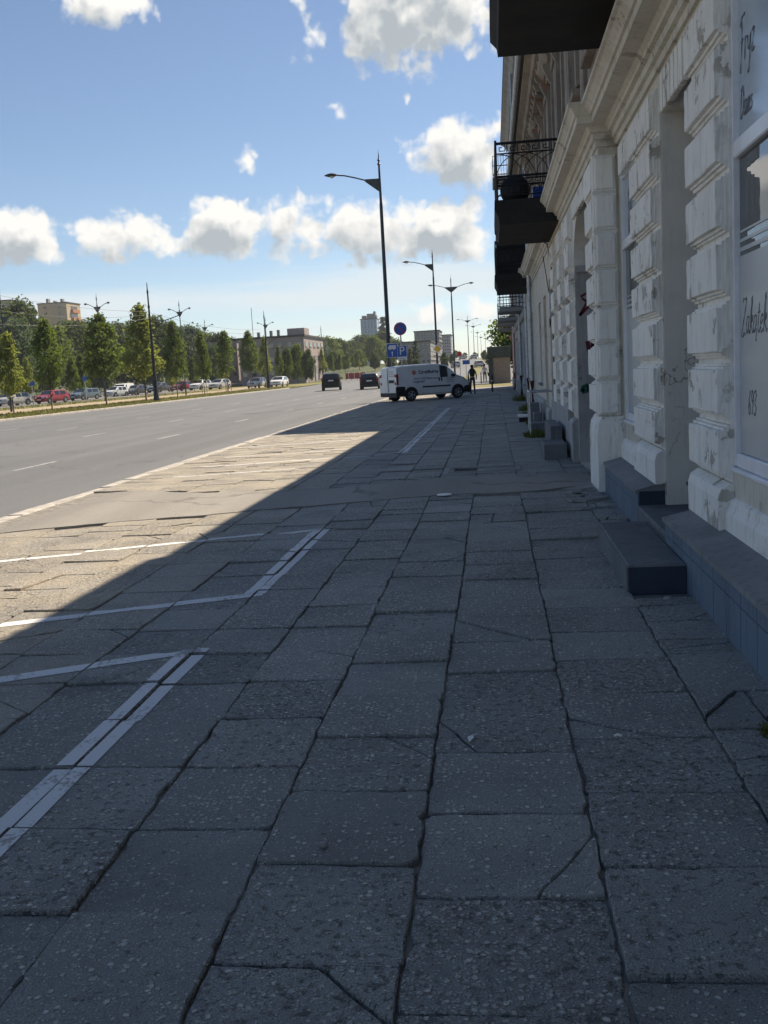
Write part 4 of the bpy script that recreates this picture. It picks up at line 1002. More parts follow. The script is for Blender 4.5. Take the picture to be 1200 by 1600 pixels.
# ------------------------------------------------------------------ houses farther down the pavement
def row_house(label, y0, y1, xw, H, wallm, storeys, eave, balc=(), pitch=2.9, gf=None, door_cols=(1,), xb=13):
    h = thing('row_house', label, 'building')
    n = max(1, int((y1 - y0 - 1) / pitch)); st = (y1 - y0) / n; sh = (H - .6) / storeys; ops = []
    for k in range(n):
        c = y0 + st * (k + .5)
        for s in range(storeys):
            if s == 0 and k in door_cols: ops.append((c - .55, c + .55, .05, 2.6))
            else: ops.append((c - .52, c + .52, s * sh + (1.0 if s == 0 else .95), s * sh + min(2.75, sh - .35)))
    wall_sheet(xw, y0, y1, 0, H - .25, ops, .32).build('wall', wallm, h)
    m = MB(); m.box(xw + .45, xb, y0 + .01, y1 - .01, -.2, H - .05); m.build('core', wallm, h)
    m = MB(); m.quad((xw, y0, 0), (xb, y0, 0), (xb, y0, H - .05), (xw, y0, H - .05)); m.quad((xw, y1, 0), (xb, y1, 0), (xb, y1, H - .05), (xw, y1, H - .05)); m.build('gable_wall', 'brick_red' if wallm == 'grey_plaster' else wallm, h)
    m = MB().prism_y([(xw - eave, H - .04), (xw - eave, H + .06), ((xw + xb) / 2, H + 2.2), (xb + .2, H + .06), (xb + .2, H - .04)], y0 - .02, y1 + .02); m.build('roof', 'roof_felt', h)
    m = MB().prism_y([(xw + .01, H - .5), (xw - .06, H - .48), (xw - eave * .5, H - .25), (xw - eave * .95, H - .16), (xw - eave * .95, H - .045), (xw + .01, H - .045)], y0, y1); m.build('eaves_cornice', wallm, h)
    m = MB().prism_y([(xw + .01, sh - .1), (xw - .1, sh - .06), (xw - .18, sh + .1), (xw + .01, sh + .16)], y0 + .01, y1 - .01); m.build('string_cornice', wallm, h)
    for (a, b, c, d) in ops:
        x = xw + .16
        if c < .5:
            dr = MB().cbox(x, x + .05, a, b, c, d, .006).build('door', 'door_brown', h); MB().cbox(x - .014, x, a + .15, b - .15, 1.3, 2.3, .01).build('door_panel', 'door_tan', dr); continue
        f = MB(); f.box(x, x + .05, a, a + .08, c, d); f.box(x, x + .05, b - .08, b, c, d); f.box(x, x + .05, a + .08, b - .08, d - .08, d); f.box(x, x + .05, a + .08, b - .08, c, c + .08); f.box(x, x + .05, (a + b) / 2 - .03, (a + b) / 2 + .03, c + .08, d - .08)
        w = f.build('window', 'frame_white', h); MB().box(x + .02, x + .03, a + .02, b - .02, c + .02, d - .02).build('pane', 'window_glass', w); MB().cbox(xw - .08, x, a - .08, b + .08, c - .07, c - .003, .01).build('sill', wallm, w)
        su = MB(); su.cbox(xw - .06, xw + .01, a - .16, b + .16, d + .02, d + .14, .012); su.build('lintel', wallm, w)
    for (yy, s, ln) in balc:
        zb = s * sh + .28
        bal = MB().cbox(xw - 1.0, xw, yy - ln / 2, yy + ln / 2, zb, zb + .18, .02).build('balcony', 'concrete', h); r = MB()
        A, B = (xw - .96, yy - ln / 2 + .04), (xw - .96, yy + ln / 2 - .04)
        for z in (.15, .55, 1.0): r.tube([(xw, A[1], zb + .18 + z), (A[0], A[1], zb + .18 + z), (B[0], B[1], zb + .18 + z), (xw, B[1], zb + .18 + z)], .016, 4)
        k = A[1]
        while k < B[1]: r.tube([(A[0], k, zb + .18), (A[0], k, zb + 1.18)], .009, 4); k += .13
        for q in range(8): r.tube([(xw - .96 + q * .13, A[1], zb + .18), (xw - .96 + q * .13, A[1], zb + 1.18)], .009, 4)
        r.build('railing', 'iron', bal)
    m = MB(); m.box(xw - .06, xw + .01, y0 + .01, y1 - .01, -.03, .6); m.build('plinth', 'concrete', h)
    return h
h2 = row_house('tall grey four storey house with balconies beyond the old tenement', 36.25, 61.0, 1.35, 14.0, 'grey_plaster', 4, .42, ((44.0, 1, 2.6), (53.0, 1, 2.6), (58.5, 1, 2.2), (47.5, 2, 2.6), (53.0, 3, 2.6)), door_cols=(2, 5))
h3 = row_house('low reddish house at the far end of the row', 61.1, 74.0, 1.4, 7.2, 'brick_red', 2, .35, ((66, 1, 2.2),), door_cols=(1,))
for x, y, z1, own, m_ in ((1.22, 36.6, 13.9, h2, 0), (1.22, 45.6, 13.9, h2, 0), (1.27, 61.6, 7.1, h3, 0)): downpipe('downpipe', x, y, z1, 0, '', own)
# balcony of the tenement hung with dark planting
b3 = balcony(31.2, 34.4, .16, UX, 3.75, .40, .95)
m = MB(); m.box(.24, UX, 31.3, 34.3, 4.16, 5.05); m.build('screen', 'bag', b3)
kiosk = thing('kiosk', 'dark green kiosk with a beige panel where the house row ends', 'kiosk', (.55, 90, 0))
MB().cbox(-.9, .95, 0, 2.6, -.05, 2.15, .02).build('cabin', 'kiosk_beige', kiosk); MB().cbox(-1.0, 1.05, -.15, 2.75, 2.15, 3.1, .03).build('fascia', 'kiosk_green', kiosk); MB().cbox(-.93, -.5, -.03, 0, -.05, 2.14, .01).build('shutter', 'kiosk_green', kiosk)

# ------------------------------------------------------------------ street lamps
def lamp(name, label, loc, arms, H=12.4, group=None, ar=1.0):
    t = thing(name, label, 'street lamp', loc, 0, group); pr_ = 1.0 if ar == 1.0 else .6
    m = MB(); m.tube([(0, 0, -.1), (0, 0, .9), (0, 0, .95), (0, 0, 9.9), (0, 0, 10.0), (0, 0, H - .55)], [.15 * pr_, .15 * pr_, .115 * pr_, .085 * pr_, .07 * pr_, .05 * pr_], 10); m.build('pole', 'lamp_grey', t, smooth=True)
    m = MB()
    for z in (1.0, 3.2, 6.6, 9.9): m.tube([(0, 0, z), (0, 0, z + .12)], .135 - z * .006, 10)
    m.build('collar', 'lamp_grey', t, smooth=True)
    m = MB(); m.lathe([(.05, H - .56), (.1, H - .5), (.05, H - .44), (.04, H - .36), (.085, H - .3), (.04, H - .24), (.03, H - .2), (.0, H + .25)], 10); m.build('finial', 'lamp_grey', t, smooth=True)
    for s in arms:
        zz = H - 1.55; m = MB(); m.loft([[(s * .05, -.03, zz + .35), (s * .05, .03, zz + .35), (s * .05, .03, zz - .3), (s * .05, -.03, zz - .3)], [(s * .75, -.02, zz + .36), (s * .75, .02, zz + .36), (s * .75, .02, zz + .24), (s * .75, -.02, zz + .24)]]); m.build('bracket', 'lamp_grey', t)
        m = MB(); m.tube([(s * .7, 0, zz + .30), (s * 1.2, 0, zz + .46), (s * 1.8, 0, zz + .62), (s * 2.15, 0, zz + .66)], .035, 8); m.build('arm', 'lamp_grey', t, smooth=True)
        m = MB(); c = s * 2.45
        rings = []
        for k in range(9):
            u = k / 8; w = .17 * math.sin(math.pi * (u * .92 + .04)) ** .7; x = s * (2.1 + .72 * u); rings.append([(x, w * math.cos(a), zz + .67 + .10 * math.sin(a) * math.sin(math.pi * (u * .9 + .05)) + .02) for a in [2 * math.pi * j / 12 for j in range(12)]])
        hd = m.loft(rings).build('lamp_head', 'lamp_grey', t, smooth=True)
        m = MB(); m.lathe([(.02, zz + .53), (.09, zz + .56), (.13, zz + .64), (.12, zz + .66)], 12, (s * 2.44, 0, 0)); m.build('diffuser', 'lamp_glass', hd, smooth=True)
    if ar != 1.0:
        for o in list(t.children):
            if o.name.split('.')[0] in ('arm', 'bracket', 'lamp_head'): o.scale = (ar, ar, 1); 
    return t
lamp('street_lamp', 'tall dark one armed street lamp nearest the white van', (-5.32, 53.5, 0), (-1,))
lamp('street_lamp', 'second one armed street lamp behind the van, with the yellow diamond sign', (-5.2, 98, gz(98)), (-1,))
dl = lamp('double_street_lamp', 'nearest two armed street lamp on the right side of the avenue', (-4.65, 127, gz(127)), (-1, 1))
far_l = [(730, 492, 'second'), (739, 503, 'third'), (745.5, 514, 'fourth'), (751, 522, 'fifth'), (758, 524, 'sixth'), (768, 532, 'seventh')]
Yl = 127
for px, py, nm in far_l:
    best = None
    for Y in range(140, 700, 3):
        q = at(px, py, Y); e = abs(q.z - (gz(Y) + 12.6))
        if best is None or e < best[0]: best = (e, Y, q)
    _, Y, q = best
    copy_tree(dl, (q.x, Y, gz(Y)), 0, nm + ' two armed street lamp along the avenue, counting away from the van', 'two armed lamps along the avenue')
dl['group'] = 'two armed lamps along the avenue'
ml = None
for i, (px, py, Y, nm) in enumerate(((0, 470, 75, 'one armed street lamp rising at the left edge of the view'), (150, 461, 105, 'two armed street lamp above the trees near the apartment block'), (280, 483, 120, 'two armed street lamp above the median trees beside the iron tram pole'), (415, 512, 165, 'small two armed street lamp in front of the pink building'), (320, 512, 160, 'distant two armed street lamp left of the pink building'))):
    q = at(px, py, Y)
    if i == 0: lamp('street_lamp', nm, (q.x, Y, 0), (1,), H=q.z, ar=.7)
    elif ml is None: ml = lamp('double_street_lamp', nm, (q.x, Y, 0), (-1, 1), H=q.z, group='lamps along the tram line', ar=.5)
    else: copy_tree(ml, (q.x, Y, gz(Y)), 0, nm, 'lamps along the tram line')
# tram poles with cast iron tops
def tram_pole(loc, H, label, arm=True):
    t = thing('tram_pole', label, 'pole', loc, 0, 'tram wire poles')
    MB().lathe([(r_ * .7, z_) for r_, z_ in ((.42, 0), (.42, .25), (.34, .35), (.26, 2.2), (.2, 2.3), (.16, H * .62), (.18, H * .63), (.12, H * .66), (.11, H * .78), (.16, H * .79), (.10, H * .81), (.09, H * .9), (.13, H * .91), (.06, H * .94), (.05, H * .98), (.0, H))], 12).build('pole', 'dark_metal', t, smooth=True)
    m = MB()
    if arm: m.tube([(0, 0, 6.0), (1.2, 0, 6.9), (2.6, 0, 7.3)], .04, 6); m.tube([(0, 0, 5.6), (2.6, 0, 5.65)], .03, 6); m.build('bracket_arm', 'dark_metal', t)
    return t
for (px, top, bx, by, Y, lab) in ((229, 440, 245, 628, 88, 'black cast iron tram pole standing among the median trees'), (404, 485, 420, 605, 146, 'black cast iron tram pole in front of the pink building'), (502, 508, 506, 590, 220, 'thin distant tram pole right of the pink building')):
    q = at(px, top, Y); b = at(bx, by, Y); tram_pole((b.x, Y, gz(Y)), q.z - gz(Y), lab)
def wire(p, q, sag, label, r=.011):
    p, q = Vector(p), Vector(q); m = MB(); m.tube([p.lerp(q, k / 12) - Vector((0, 0, sag * 4 * (k / 12) * (1 - k / 12))) for k in range(13)], r, 4); o = m.build('overhead_wire', 'iron'); tag(o, label, 'wire', 'tram wires')
wire(at(-20, 458, 70), at(232, 487, 88), .3, 'topmost overhead wire running to the first tram pole'); wire(at(-20, 483, 70), at(232, 492, 88), .4, 'second overhead wire running to the first tram pole from the left edge')
wire(at(-20, 505, 72), at(235, 497, 88), .4, 'lowest overhead wire running to the first tram pole'); wire(at(232, 488, 88), at(405, 515, 146), .5, 'upper wire between the first and second tram poles'); wire(at(236, 500, 88), at(406, 520, 146), .5, 'lower wire between the first and second tram poles')

# ------------------------------------------------------------------ signs by the first lamp
def disc(mb, x, y, z, r, th, n=28): return mb.lathe([(r, -th / 2), (r, th / 2)], n, (x, y, z), 'y')
sp = thing('traffic_sign', 'round blue no parking sign with red rim above the parking plates', 'sign', (-4.63, 53, 0))
MB().tube([(0, .05, -.05), (0, .05, 3.95)], .035, 8).build('post', 'zinc', sp)
disc(MB(), 0, 0, 3.62, .33, .02).build('plate', 'sign_red', sp); disc(MB(), 0, -.014, 3.62, .275, .006).build('blue_field', 'sign_blue', sp)
m = MB(); m.box(-.27, .27, -.022, -.018, -.022, .022); m.xform(Matrix.Translation((0, 0, 3.62)) @ Matrix.Rotation(R(45), 4, 'Y')); m.build('red_bar', 'sign_red', sp)
def square_sign(loc, w, h, label):
    t = thing('parking_sign', label, 'sign', loc); m = MB(); m.cbox(-w / 2, w / 2, 0, .02, -h / 2, h / 2, .006); m.build('plate', 'sign_white', t); m = MB(); m.cbox(-w / 2 + .015, w / 2 - .015, -.006, -.002, -h / 2 + .015, h / 2 - .015, .001); m.build('blue_field', 'sign_blue', t); return t
p1 = square_sign((-4.60, 52.97, 2.48), .5, .56, 'blue square parking sign with a white letter P')
text_mb('P', .58, .002).xform(Matrix.Translation((0, -.012, .0)) @ Matrix.Rotation(R(90), 4, 'X')).build('letter', 'sign_white', p1)
m = MB(); m.cbox(-.25, .25, 0, .015, -.44, -.30, .005); m.build('supplement_plate', 'sign_white', p1)
text_mb('Dotyczy', .085, .001).xform(Matrix.Translation((0, -.004, -.37)) @ Matrix.Rotation(R(90), 4, 'X')).build('lettering', 'letter_dark', p1)
p2 = square_sign((-5.10, 52.96, 2.55), .56, .72, 'blue square sign with a white van symbol and upward arrow')
m = MB(); m.prism_y([(-.2, .06), (-.2, .16), (-.12, .26), (.2, .26), (.2, .06)], -.012, -.008); m.build('van_symbol', 'sign_white', p2)
m = MB(); disc(m, -.1, -.010, .06, .045, .004, 12); disc(m, .1, -.010, .06, .045, .004, 12); m.build('wheel_symbol', 'sign_white', p2)
m = MB(); m.box(-.018, .018, -.012, -.008, -.29, -.12); m.prism_y([(-.055, -.13), (.055, -.13), (0, -.04)], -.0121, -.0079); m.build('arrow', 'sign_white', p2)
q = at(683.5, 545, 97.5)
yd_ = thing('priority_sign', 'yellow diamond priority sign on the second lamp post', 'sign', (q.x, 97.7, q.z))
for sz, mm, yy, nm in ((.62, 'sign_white', 0, 'plate'), (.46, 'sign_yellow', -.016, 'yellow_field')):
    m = MB(); m.box(-sz / 2, sz / 2, yy - .008, yy + .004, -sz / 2, sz / 2); m.xform(Matrix.Rotation(R(45), 4, 'Y')); m.build(nm, mm, yd_)
q = at(718, 553, 120); t = thing('traffic_sign', 'distant round red sign over the rising avenue', 'sign', (q.x, 120, 0)); MB().tube([(0, .04, 0), (0, .04, q.z + .4)], .04, 6).build('post', 'zinc', t); disc(MB(), 0, 0, q.z, .28, .02).build('plate', 'sign_red', t)
q = at(728, 566, 121); t = thing('direction_sign', 'small blue direction sign beside the distant red one', 'sign', (q.x, 121, 0)); MB().tube([(0, .04, 0), (0, .04, q.z + .4)], .04, 6).build('post', 'zinc', t); MB().cbox(-.4, .4, 0, .03, q.z - .24, q.z + .24, .005).build('plate', 'sign_blue', t)
q = at(49, 599, 95); t = thing('parking_plate', 'small pale blue parking plate on a post beside the red hatchback', 'sign', (q.x, 95, 0)); MB().tube([(0, .04, 0), (0, .04, q.z + .3)], .04, 6).build('post', 'zinc', t); MB().cbox(-.3, .3, 0, .03, q.z - .22, q.z + .22, .005).build('plate', 'sign_blue', t)
q = at(132, 592, 100); t = thing('parking_plate', 'small blue plate on a thin post in front of the dark estate car', 'sign', (q.x, 100, 0)); MB().tube([(0, .04, 0), (0, .04, q.z + .4)], .04, 6).build('post', 'zinc', t); MB().cbox(-.2, .2, 0, .03, q.z - .22, q.z + .25, .005).build('plate', 'sign_blue', t)
# bollards
bo = None
for (px, py, lab) in ((769.5, 612, 'slim black bollard in the middle of the far pavement'), (733, 613, 'slim black bollard beside the front of the white van'), (752, 598, 'slim black bollard near the farther pedestrian'), (772, 596, 'slim black bollard in front of the kiosk')):
    d = ray(px, py); tt = -CAMH / d.z; loc = (d.x * tt, d.y * tt, 0)
    if bo is None:
        bo = thing('bollard', lab, 'bollard', loc, 0, 'slim black bollards'); MB().lathe([(.05, -.1), (.05, .75), (.06, .76), (.06, .80), (.045, .82), (.045, .92), (.03, .98), (0, .99)], 12).build('post', 'dark_metal', bo, smooth=True); MB().lathe([(.062, .60), (.062, .66)], 12).build('band', 'sign_white', bo)
    else: copy_tree(bo, loc, 0, lab, 'slim black bollards')

# ------------------------------------------------------------------ vehicles
def vehicle(name, label, paint, spec, loc, rz, group=None, cat='car'):
    t = thing(name, label, cat, loc, rz, group)
    L_, W, zb, belt = spec['L'], spec['W'] / 2, spec['zb'], spec['belt']
    st = spec['top']                                           # (x, ztop, widthscale, kind of the interval that follows)
    sec = []
    for (x, zt, ws, kind) in st:
        bz = min(zt - .02, belt); w = W * ws; cab = max(0, zt - bz); wr = w - min(.24, cab * spec.get('tumble', .32))
        lip = min(.06, cab * .3 + .012)
        half = [(w * .90, zb), (w * .985, zb + .12), (w, zb + .34 * (bz - zb) + .05), (w * .99, bz - .10 if bz - .1 > zb + .3 else bz - .02), (w * .965, bz), (wr + .01, zt - lip), (wr - .07, zt - .004), (wr * .45, zt + .012)]
        sec.append([(x, yy, z) for yy, z in half] + [(x, -yy, z) for yy, z in reversed(half)])
    body = MB().loft(sec); n = 16
    bo_ = body.build('body', paint, t, smooth=True, angle=R(28))
    gl = {}
    for i, (x, zt, ws, kind) in enumerate(st[:-1]):
        a, b = sec[i], sec[i + 1]
        def patch(js, out):
            for j in js:
                k = (j + 1) % n; A, B, Cc, D = Vector(a[j]), Vector(a[k]), Vector(b[k]), Vector(b[j]); gl.setdefault(out, MB()).quad(A, B, Cc, D)
        if kind == 'sg': patch((4,), 'side_window+'); patch((10,), 'side_window-')
        if kind == 'ws': patch((5, 6, 7, 8, 9), 'windscreen')
        if kind == 'rg': patch((5, 6, 7, 8, 9), 'rear_window')
    for nm, mb in gl.items():
        nm = nm.strip('+-')
        me = mb.mesh(nm, 'car_glass'); bm = bmesh.new(); bm.from_mesh(me); bmesh.ops.remove_doubles(bm, verts=bm.verts[:], dist=.001)
        bmesh.ops.recalc_face_normals(bm, faces=bm.faces[:])
        cen = Vector((0, 0, belt))
        for f in bm.faces:
            if f.normal.dot(f.calc_center_median() - cen) < 0: f.normal_flip()
        bm.normal_update(); bm.verts.ensure_lookup_table()
        isl_c = {}
        sh = .93
        # shrink each connected pane about its own centre, then lift it off the body
        seen_ = set()
        for v in bm.verts:
            if v in seen_: continue
            stack, comp = [v], []
            while stack:
                q = stack.pop()
                if q in seen_: continue
                seen_.add(q); comp.append(q)
                for e in q.link_edges: stack.append(e.other_vert(q))
            c = sum((q.co for q in comp), Vector()) / len(comp)
            for q in comp: q.co = c + (q.co - c) * sh
        for v in bm.verts: v.co += v.normal * .012
        bm.to_mesh(me); bm.free(); link(nm, me, t)
    r = spec.get('r', .31); wx = spec['wheels']; fr = .18
    for x in wx:
        for s in (1, -1):
            yy = s * (W - .10)
            arch = MB(); arch.lathe([(r + .075, s * (W + .004)), (r + .075, s * (W - .12)), (r - .1, s * (W - .12)), (r - .1, s * (W + .003))], 22, (x, 0, r + .02), 'y')
            arch.v = [(a, b, max(c, zb - .01)) for a, b, c in arch.v]; arch.build('wheel_arch', 'trim_black', t)
            wl = MB(); wl.lathe([(r * .66, s * (W - .17)), (r * .95, s * (W - .18)), (r, s * (W - .15)), (r, s * (W - .02)), (r * .95, s * (W + .008)), (r * .66, s * (W + .006))], 24, (x, 0, r), 'y'); wl = wl.build('wheel', 'tyre', t, smooth=True)
            rim = MB(); rim.lathe([(r * .67, s * (W - .03)), (r * .67, s * (W + .007)), (r * .60, s * (W + .008)), (r * .58, s * (W - .03))], 20, (x, 0, r), 'y')
            for k in range(5):
                an = 2 * math.pi * k / 5 + .3; b = MB(); b.cbox(-.032, .032, -.012, .012, 0, r * .62, .005); b.xform(Matrix.Translation((x, s * (W - .002), r)) @ Matrix.Rotation(an, 4, 'Y')); rim.add(b.v, b.f)
            rim.lathe([(.055, s * (W - .03)), (.055, s * (W + .009)), (.0, s * (W + .012))], 10, (x, 0, r), 'y'); rim.build('rim', 'rim', wl)
            MB().lathe([(r * .6, s * (W - .05)), (r * .6, s * (W - .03))], 16, (x, 0, r), 'y').build('brake_disc', 'trim_black', wl)
    xf, xr = st[-1][0], st[0][0]
    hz = spec.get('hz', .68)
    for s in (1, -1):
        m = MB(); m.loft([[(xf - .02, s * W * .40, hz - .05), (xf + .012, s * W * .40, hz), (xf - .03, s * W * .40, hz + .09)], [(xf - .06, s * W * .70, hz - .07), (xf - .03, s * W * .72, hz), (xf - .10, s * W * .70, hz + .12)], [(xf - .40, s * W * .965, hz + .02), (xf - .36, s * W * .985, hz + .06), (xf - .44, s * W * .93, hz + .17)]]); m.build('headlight', 'headlamp', t, smooth=True)
        tz0, tz1 = spec.get('tail', (.72, 1.0)); m = MB(); m.cbox(xr - .012, xr + .10, min(s * W * .74, s * W * .97), max(s * W * .74, s * W * .97), tz0, tz1, .025); m.build('tail_light', 'tail_red', t)
        mx = spec.get('mx', 0); m = MB(); m.cbox(mx - .06, mx + .08, min(s * (W * .97), s * (W + .17)), max(s * (W * .97), s * (W + .17)), belt + .02, belt + .17, .03); m.build('mirror', paint if not spec.get('dark_mirror') else 'trim_black', t)
        for hx in spec.get('handles', (-.1,)):
            m = MB(); m.cbox(hx - .1, hx + .1, min(s * W * .99, s * (W + .012)), max(s * W * .99, s * (W + .012)), belt - .12, belt - .09, .004); m.build('door_handle', 'trim_black', t)
    m = MB(); m.cbox(xr - .022, xr + .05, -.26, .26, spec.get('pz', .74), spec.get('pz', .74) + .11, .006); m.build('licence_plate', 'plate', t)
    m = MB(); m.cbox(xf - .05, xf + .024, -.26, .26, .42, .53, .006); m.build('licence_plate', 'plate', t)
    m = MB(); m.cbox(xr - .03, xr + .14, -W * .93, W * .93, zb, zb + .22, .04); m.build('bumper', 'trim_black', t); m = MB(); m.cbox(xf - .13, xf + .02, -W * .80, W * .80, zb, zb + .13, .03); m.build('bumper', 'trim_black', t); m = MB(); m.cbox(xf - .06, xf + .016, -W * .38, W * .38, hz - .06, hz + .04, .012); m.build('grille', 'trim_black', t)
    return t
HATCH = dict(L=4.2, W=1.78, zb=.22, belt=.93, r=.31, wheels=(-1.28, 1.30), mx=.72, handles=(-.75, .1), top=[(-2.08, .62, .84, 'bd'), (-2.06, .92, .90, 'bd'), (-2.0, 1.0, .93, 'rg'), (-1.66, 1.40, .95, 'pl'), (-1.5, 1.44, .97, 'sg'), (-.5, 1.49, 1.0, 'pl'), (-.40, 1.495, 1.0, 'sg'), (.42, 1.44, 1.0, 'ws'), (1.12, 1.0, .98, 'bd'), (1.6, .92, .95, 'bd'), (1.95, .78, .88, 'bd'), (2.08, .60, .80, 'bd'), (2.10, .45, .78, 'bd')])
SUV = dict(L=4.6, W=1.86, zb=.28, belt=1.06, r=.36, wheels=(-1.35, 1.36), mx=.72, handles=(-.8, .1), tail=(.92, 1.16), pz=.92, hz=.82, top=[(-2.26, .70, .88, 'bd'), (-2.28, 1.05, .93, 'bd'), (-2.22, 1.14, .94, 'rg'), (-1.95, 1.60, .95, 'pl'), (-1.8, 1.64, .97, 'sg'), (-.62, 1.69, 1.0, 'pl'), (-.5, 1.69, 1.0, 'sg'), (.45, 1.64, 1.0, 'ws'), (1.12, 1.14, .98, 'bd'), (1.7, 1.08, .96, 'bd'), (2.15, .94, .88, 'bd'), (2.28, .70, .80, 'bd'), (2.30, .5, .78, 'bd')])
WAGON = dict(L=4.65, W=1.82, zb=.22, belt=.95, r=.32, wheels=(-1.35, 1.40), mx=.8, handles=(-.75, .15), tail=(.76, .98), top=[(-2.30, .62, .86, 'bd'), (-2.30, .95, .92, 'bd'), (-2.24, 1.03, .93, 'rg'), (-1.92, 1.40, .94, 'pl'), (-1.78, 1.43, .96, 'sg'), (-.58, 1.48, 1.0, 'pl'), (-.48, 1.48, 1.0, 'sg'), (.42, 1.43, 1.0, 'ws'), (1.22, 1.0, .98, 'bd'), (1.75, .92, .95, 'bd'), (2.15, .80, .88, 'bd'), (2.29, .62, .80, 'bd'), (2.31, .45, .78, 'bd')])
VAN = dict(L=4.5, W=1.83, zb=.26, belt=1.12, r=.325, wheels=(-1.42, 1.44), tumble=.14, mx=1.12, dark_mirror=True, handles=(), tail=(.86, 1.42), pz=1.0, hz=.86,
           top=[(-2.24, .75, .93, 'bd'), (-2.26, 1.2, .965, 'bd'), (-2.20, 1.72, .965, 'bd'), (-2.12, 1.80, .97, 'bd'), (-1.2, 1.85, 1.0, 'bd'), (-.1, 1.86, 1.0, 'bd'), (.30, 1.85, 1.0, 'pl'), (.36, 1.845, 1.0, 'sg'), (.70, 1.80, 1.0, 'sg'), (.86, 1.74, 1.0, 'ws'), (1.46, 1.24, .985, 'bd'), (1.85, 1.10, .96, 'bd'), (2.12, .92, .90, 'bd'), (2.24, .70, .84, 'bd'), (2.26, .45, .82, 'bd')])
van = vehicle('delivery_van', 'white delivery van with dark lettering parked across the pavement', 'paint_white', VAN, (-3.36, 51.2, 0), R(35), cat='van')
van.scale = (.94, .94, .94)
W_ = VAN['W'] / 2
def on_side(mb, x, z, y=None):                                  # lay text (drawn in xy) on the side that faces the camera
    yy = -(W_ + .006) if y is None else y
    return mb.xform(Matrix.Translation((x, yy, z)) @ Matrix.Rotation(R(90 - (5.3 if z > 1.2 else 0)), 4, 'X'))
def side_y(z): return -(.883 - (z - 1.12) * .093 + .006)
on_side(text_mb('CzechRolety', .235, .002, 0, 1.0, .007), -.30, 1.46, side_y(1.46)).build('lettering', 'letter_dark', van)
m = MB(); m.lathe([(.115, -.003), (.115, .003)], 24, (0, 0, 0)); on_side(m, -1.18, 1.46, side_y(1.46)).build('logo', 'logo_red', van)
m = MB(); m.loft([[(-.05, -.06, .004), (.07, -.03, .004), (.05, .07, .004), (-.03, .05, .004)], [(-.05, -.06, .006), (.07, -.03, .006), (.05, .07, .006), (-.03, .05, .006)]]); on_side(m, -1.18, 1.46, side_y(1.46)).build('logo', 'tram_cream', van)
on_side(text_mb('ROLETY ZALUZJE', .12, .001, 0, 1.0, .002), -.75, 1.13, -.892).build('lettering', 'letter_grey', van); on_side(text_mb('664 241 418', .14, .001, 0, 1.0, .004), -.95, .97).build('lettering', 'letter_dark', van); on_side(text_mb('TOP SERWIS', .12, .001, 0, 1.0, .002), .0, 1.10, -.895).build('lettering', 'letter_grey', van)
for z, ln in ((1.08, .42), (.99, .5), (.90, .45)):
    m = MB(); m.box(-ln / 2, ln / 2, -.012, .012, -.001, .001); on_side(m, .98, z).build('lettering', 'letter_grey', van)
for x in (.30, .45): 
    m = MB(); m.cbox(-.035, .035, -.09, .09, -.01, .012, .008); on_side(m, x, 1.04).build('door_handle', 'trim_black', van)
m = MB(); m.cbox(-.85, .85, -.035, .035, -.008, .014, .006); on_side(m, .12, .70).build('side_moulding', 'trim_black', van)
m = MB(); m.box(-2.285, -2.262, -.012, .012, .5, 1.74); m.build('door_seam', 'trim_black', van)
m = MB(); m.cbox(-2.29, -2.25, -.62, -.12, .98, 1.13, .012); m.build('plate_recess', 'trim_black', van)
for k in range(3): m = MB(); m.box(-2.272, -2.268, -.66 + .02 * k, -.16, 1.32 + .11 * k, 1.345 + .11 * k); m.build('lettering', 'letter_grey', van)
m = MB(); m.cbox(-2.29, -1.78, -W_ - .008, -W_ + .1, .30, .78, .04); m.build('bumper_corner', 'trim_black', van); m = MB(); m.cbox(1.85, 2.275, -W_ * .96, W_ * .96, .3, .66, .05); m.build('bumper', 'trim_black', van)
vehicle('sport_utility_car', 'black high roofed car driving away on the avenue', 'paint_black', SUV, (-15.9, 101, -.055), R(97))
vehicle('estate_car', 'dark low car driving away just left of the white van', 'paint_navy', WAGON, (-11.5, 96.5, -.055), R(94))
# cars parked beyond the median, told apart by colour
# (pixel of the near bottom, kind, paint, heading, label)
PARK = [((22, 634), HATCH, 'champagne', -110, 'champagne coloured car first from the left edge'), ((82, 630), HATCH, 'red', -108, 'bright red hatchback second from the left edge'),
        ((133, 625), WAGON, 'teal', -106, 'dark teal car parked behind the third median tree'), ((182, 620), HATCH, 'pale', -106, 'pale green grey car left of the black pole'), ((214, 617), HATCH, 'grey', -108, 'dark grey small car just left of the black tram pole'),
        ((250, 613), WAGON, 'grey', -106, 'grey car partly hidden by the black tram pole'), ((284, 611), HATCH, 'red', -104, 'red hatchback right of the black tram pole'), ((314, 609), HATCH, 'white', -104, 'white car between the red hatchback and the last parked car'),
        ((344, 608), HATCH, 'silver', -104, 'silver white car last of the close parked group'), ((402, 606), HATCH, 'silver', -98, 'lone silver car far right along the parking lane'), ((437, 604), WAGON, 'white', -93, 'farthest white car in front of the grey hoarding')]
protos = {}
ids = {id(HATCH): 'h', id(SUV): 's', id(WAGON): 'w'}
for (px, py), sp_, col, hd, lab in PARK:
    d = ray(px, py); tt = -CAMH / d.z; Yp = min(d.y * tt * 1.0, 150); q = at(px, py, Yp) 
    key = (ids[id(sp_)], col); loc = (q.x, Yp, max(0.01, q.z))
    if key not in protos: protos[key] = vehicle('parked_car', lab, 'paint_' + col, sp_, loc, R(hd), 'cars parked beyond the median')
    else: copy_tree(protos[key], loc, R(hd), lab)
q = at(192, 606, 150); vehicle('parked_van', 'white van parked in the second row beyond the median', 'paint_white', VAN, (q.x, 150, .01), R(-95), cat='van')
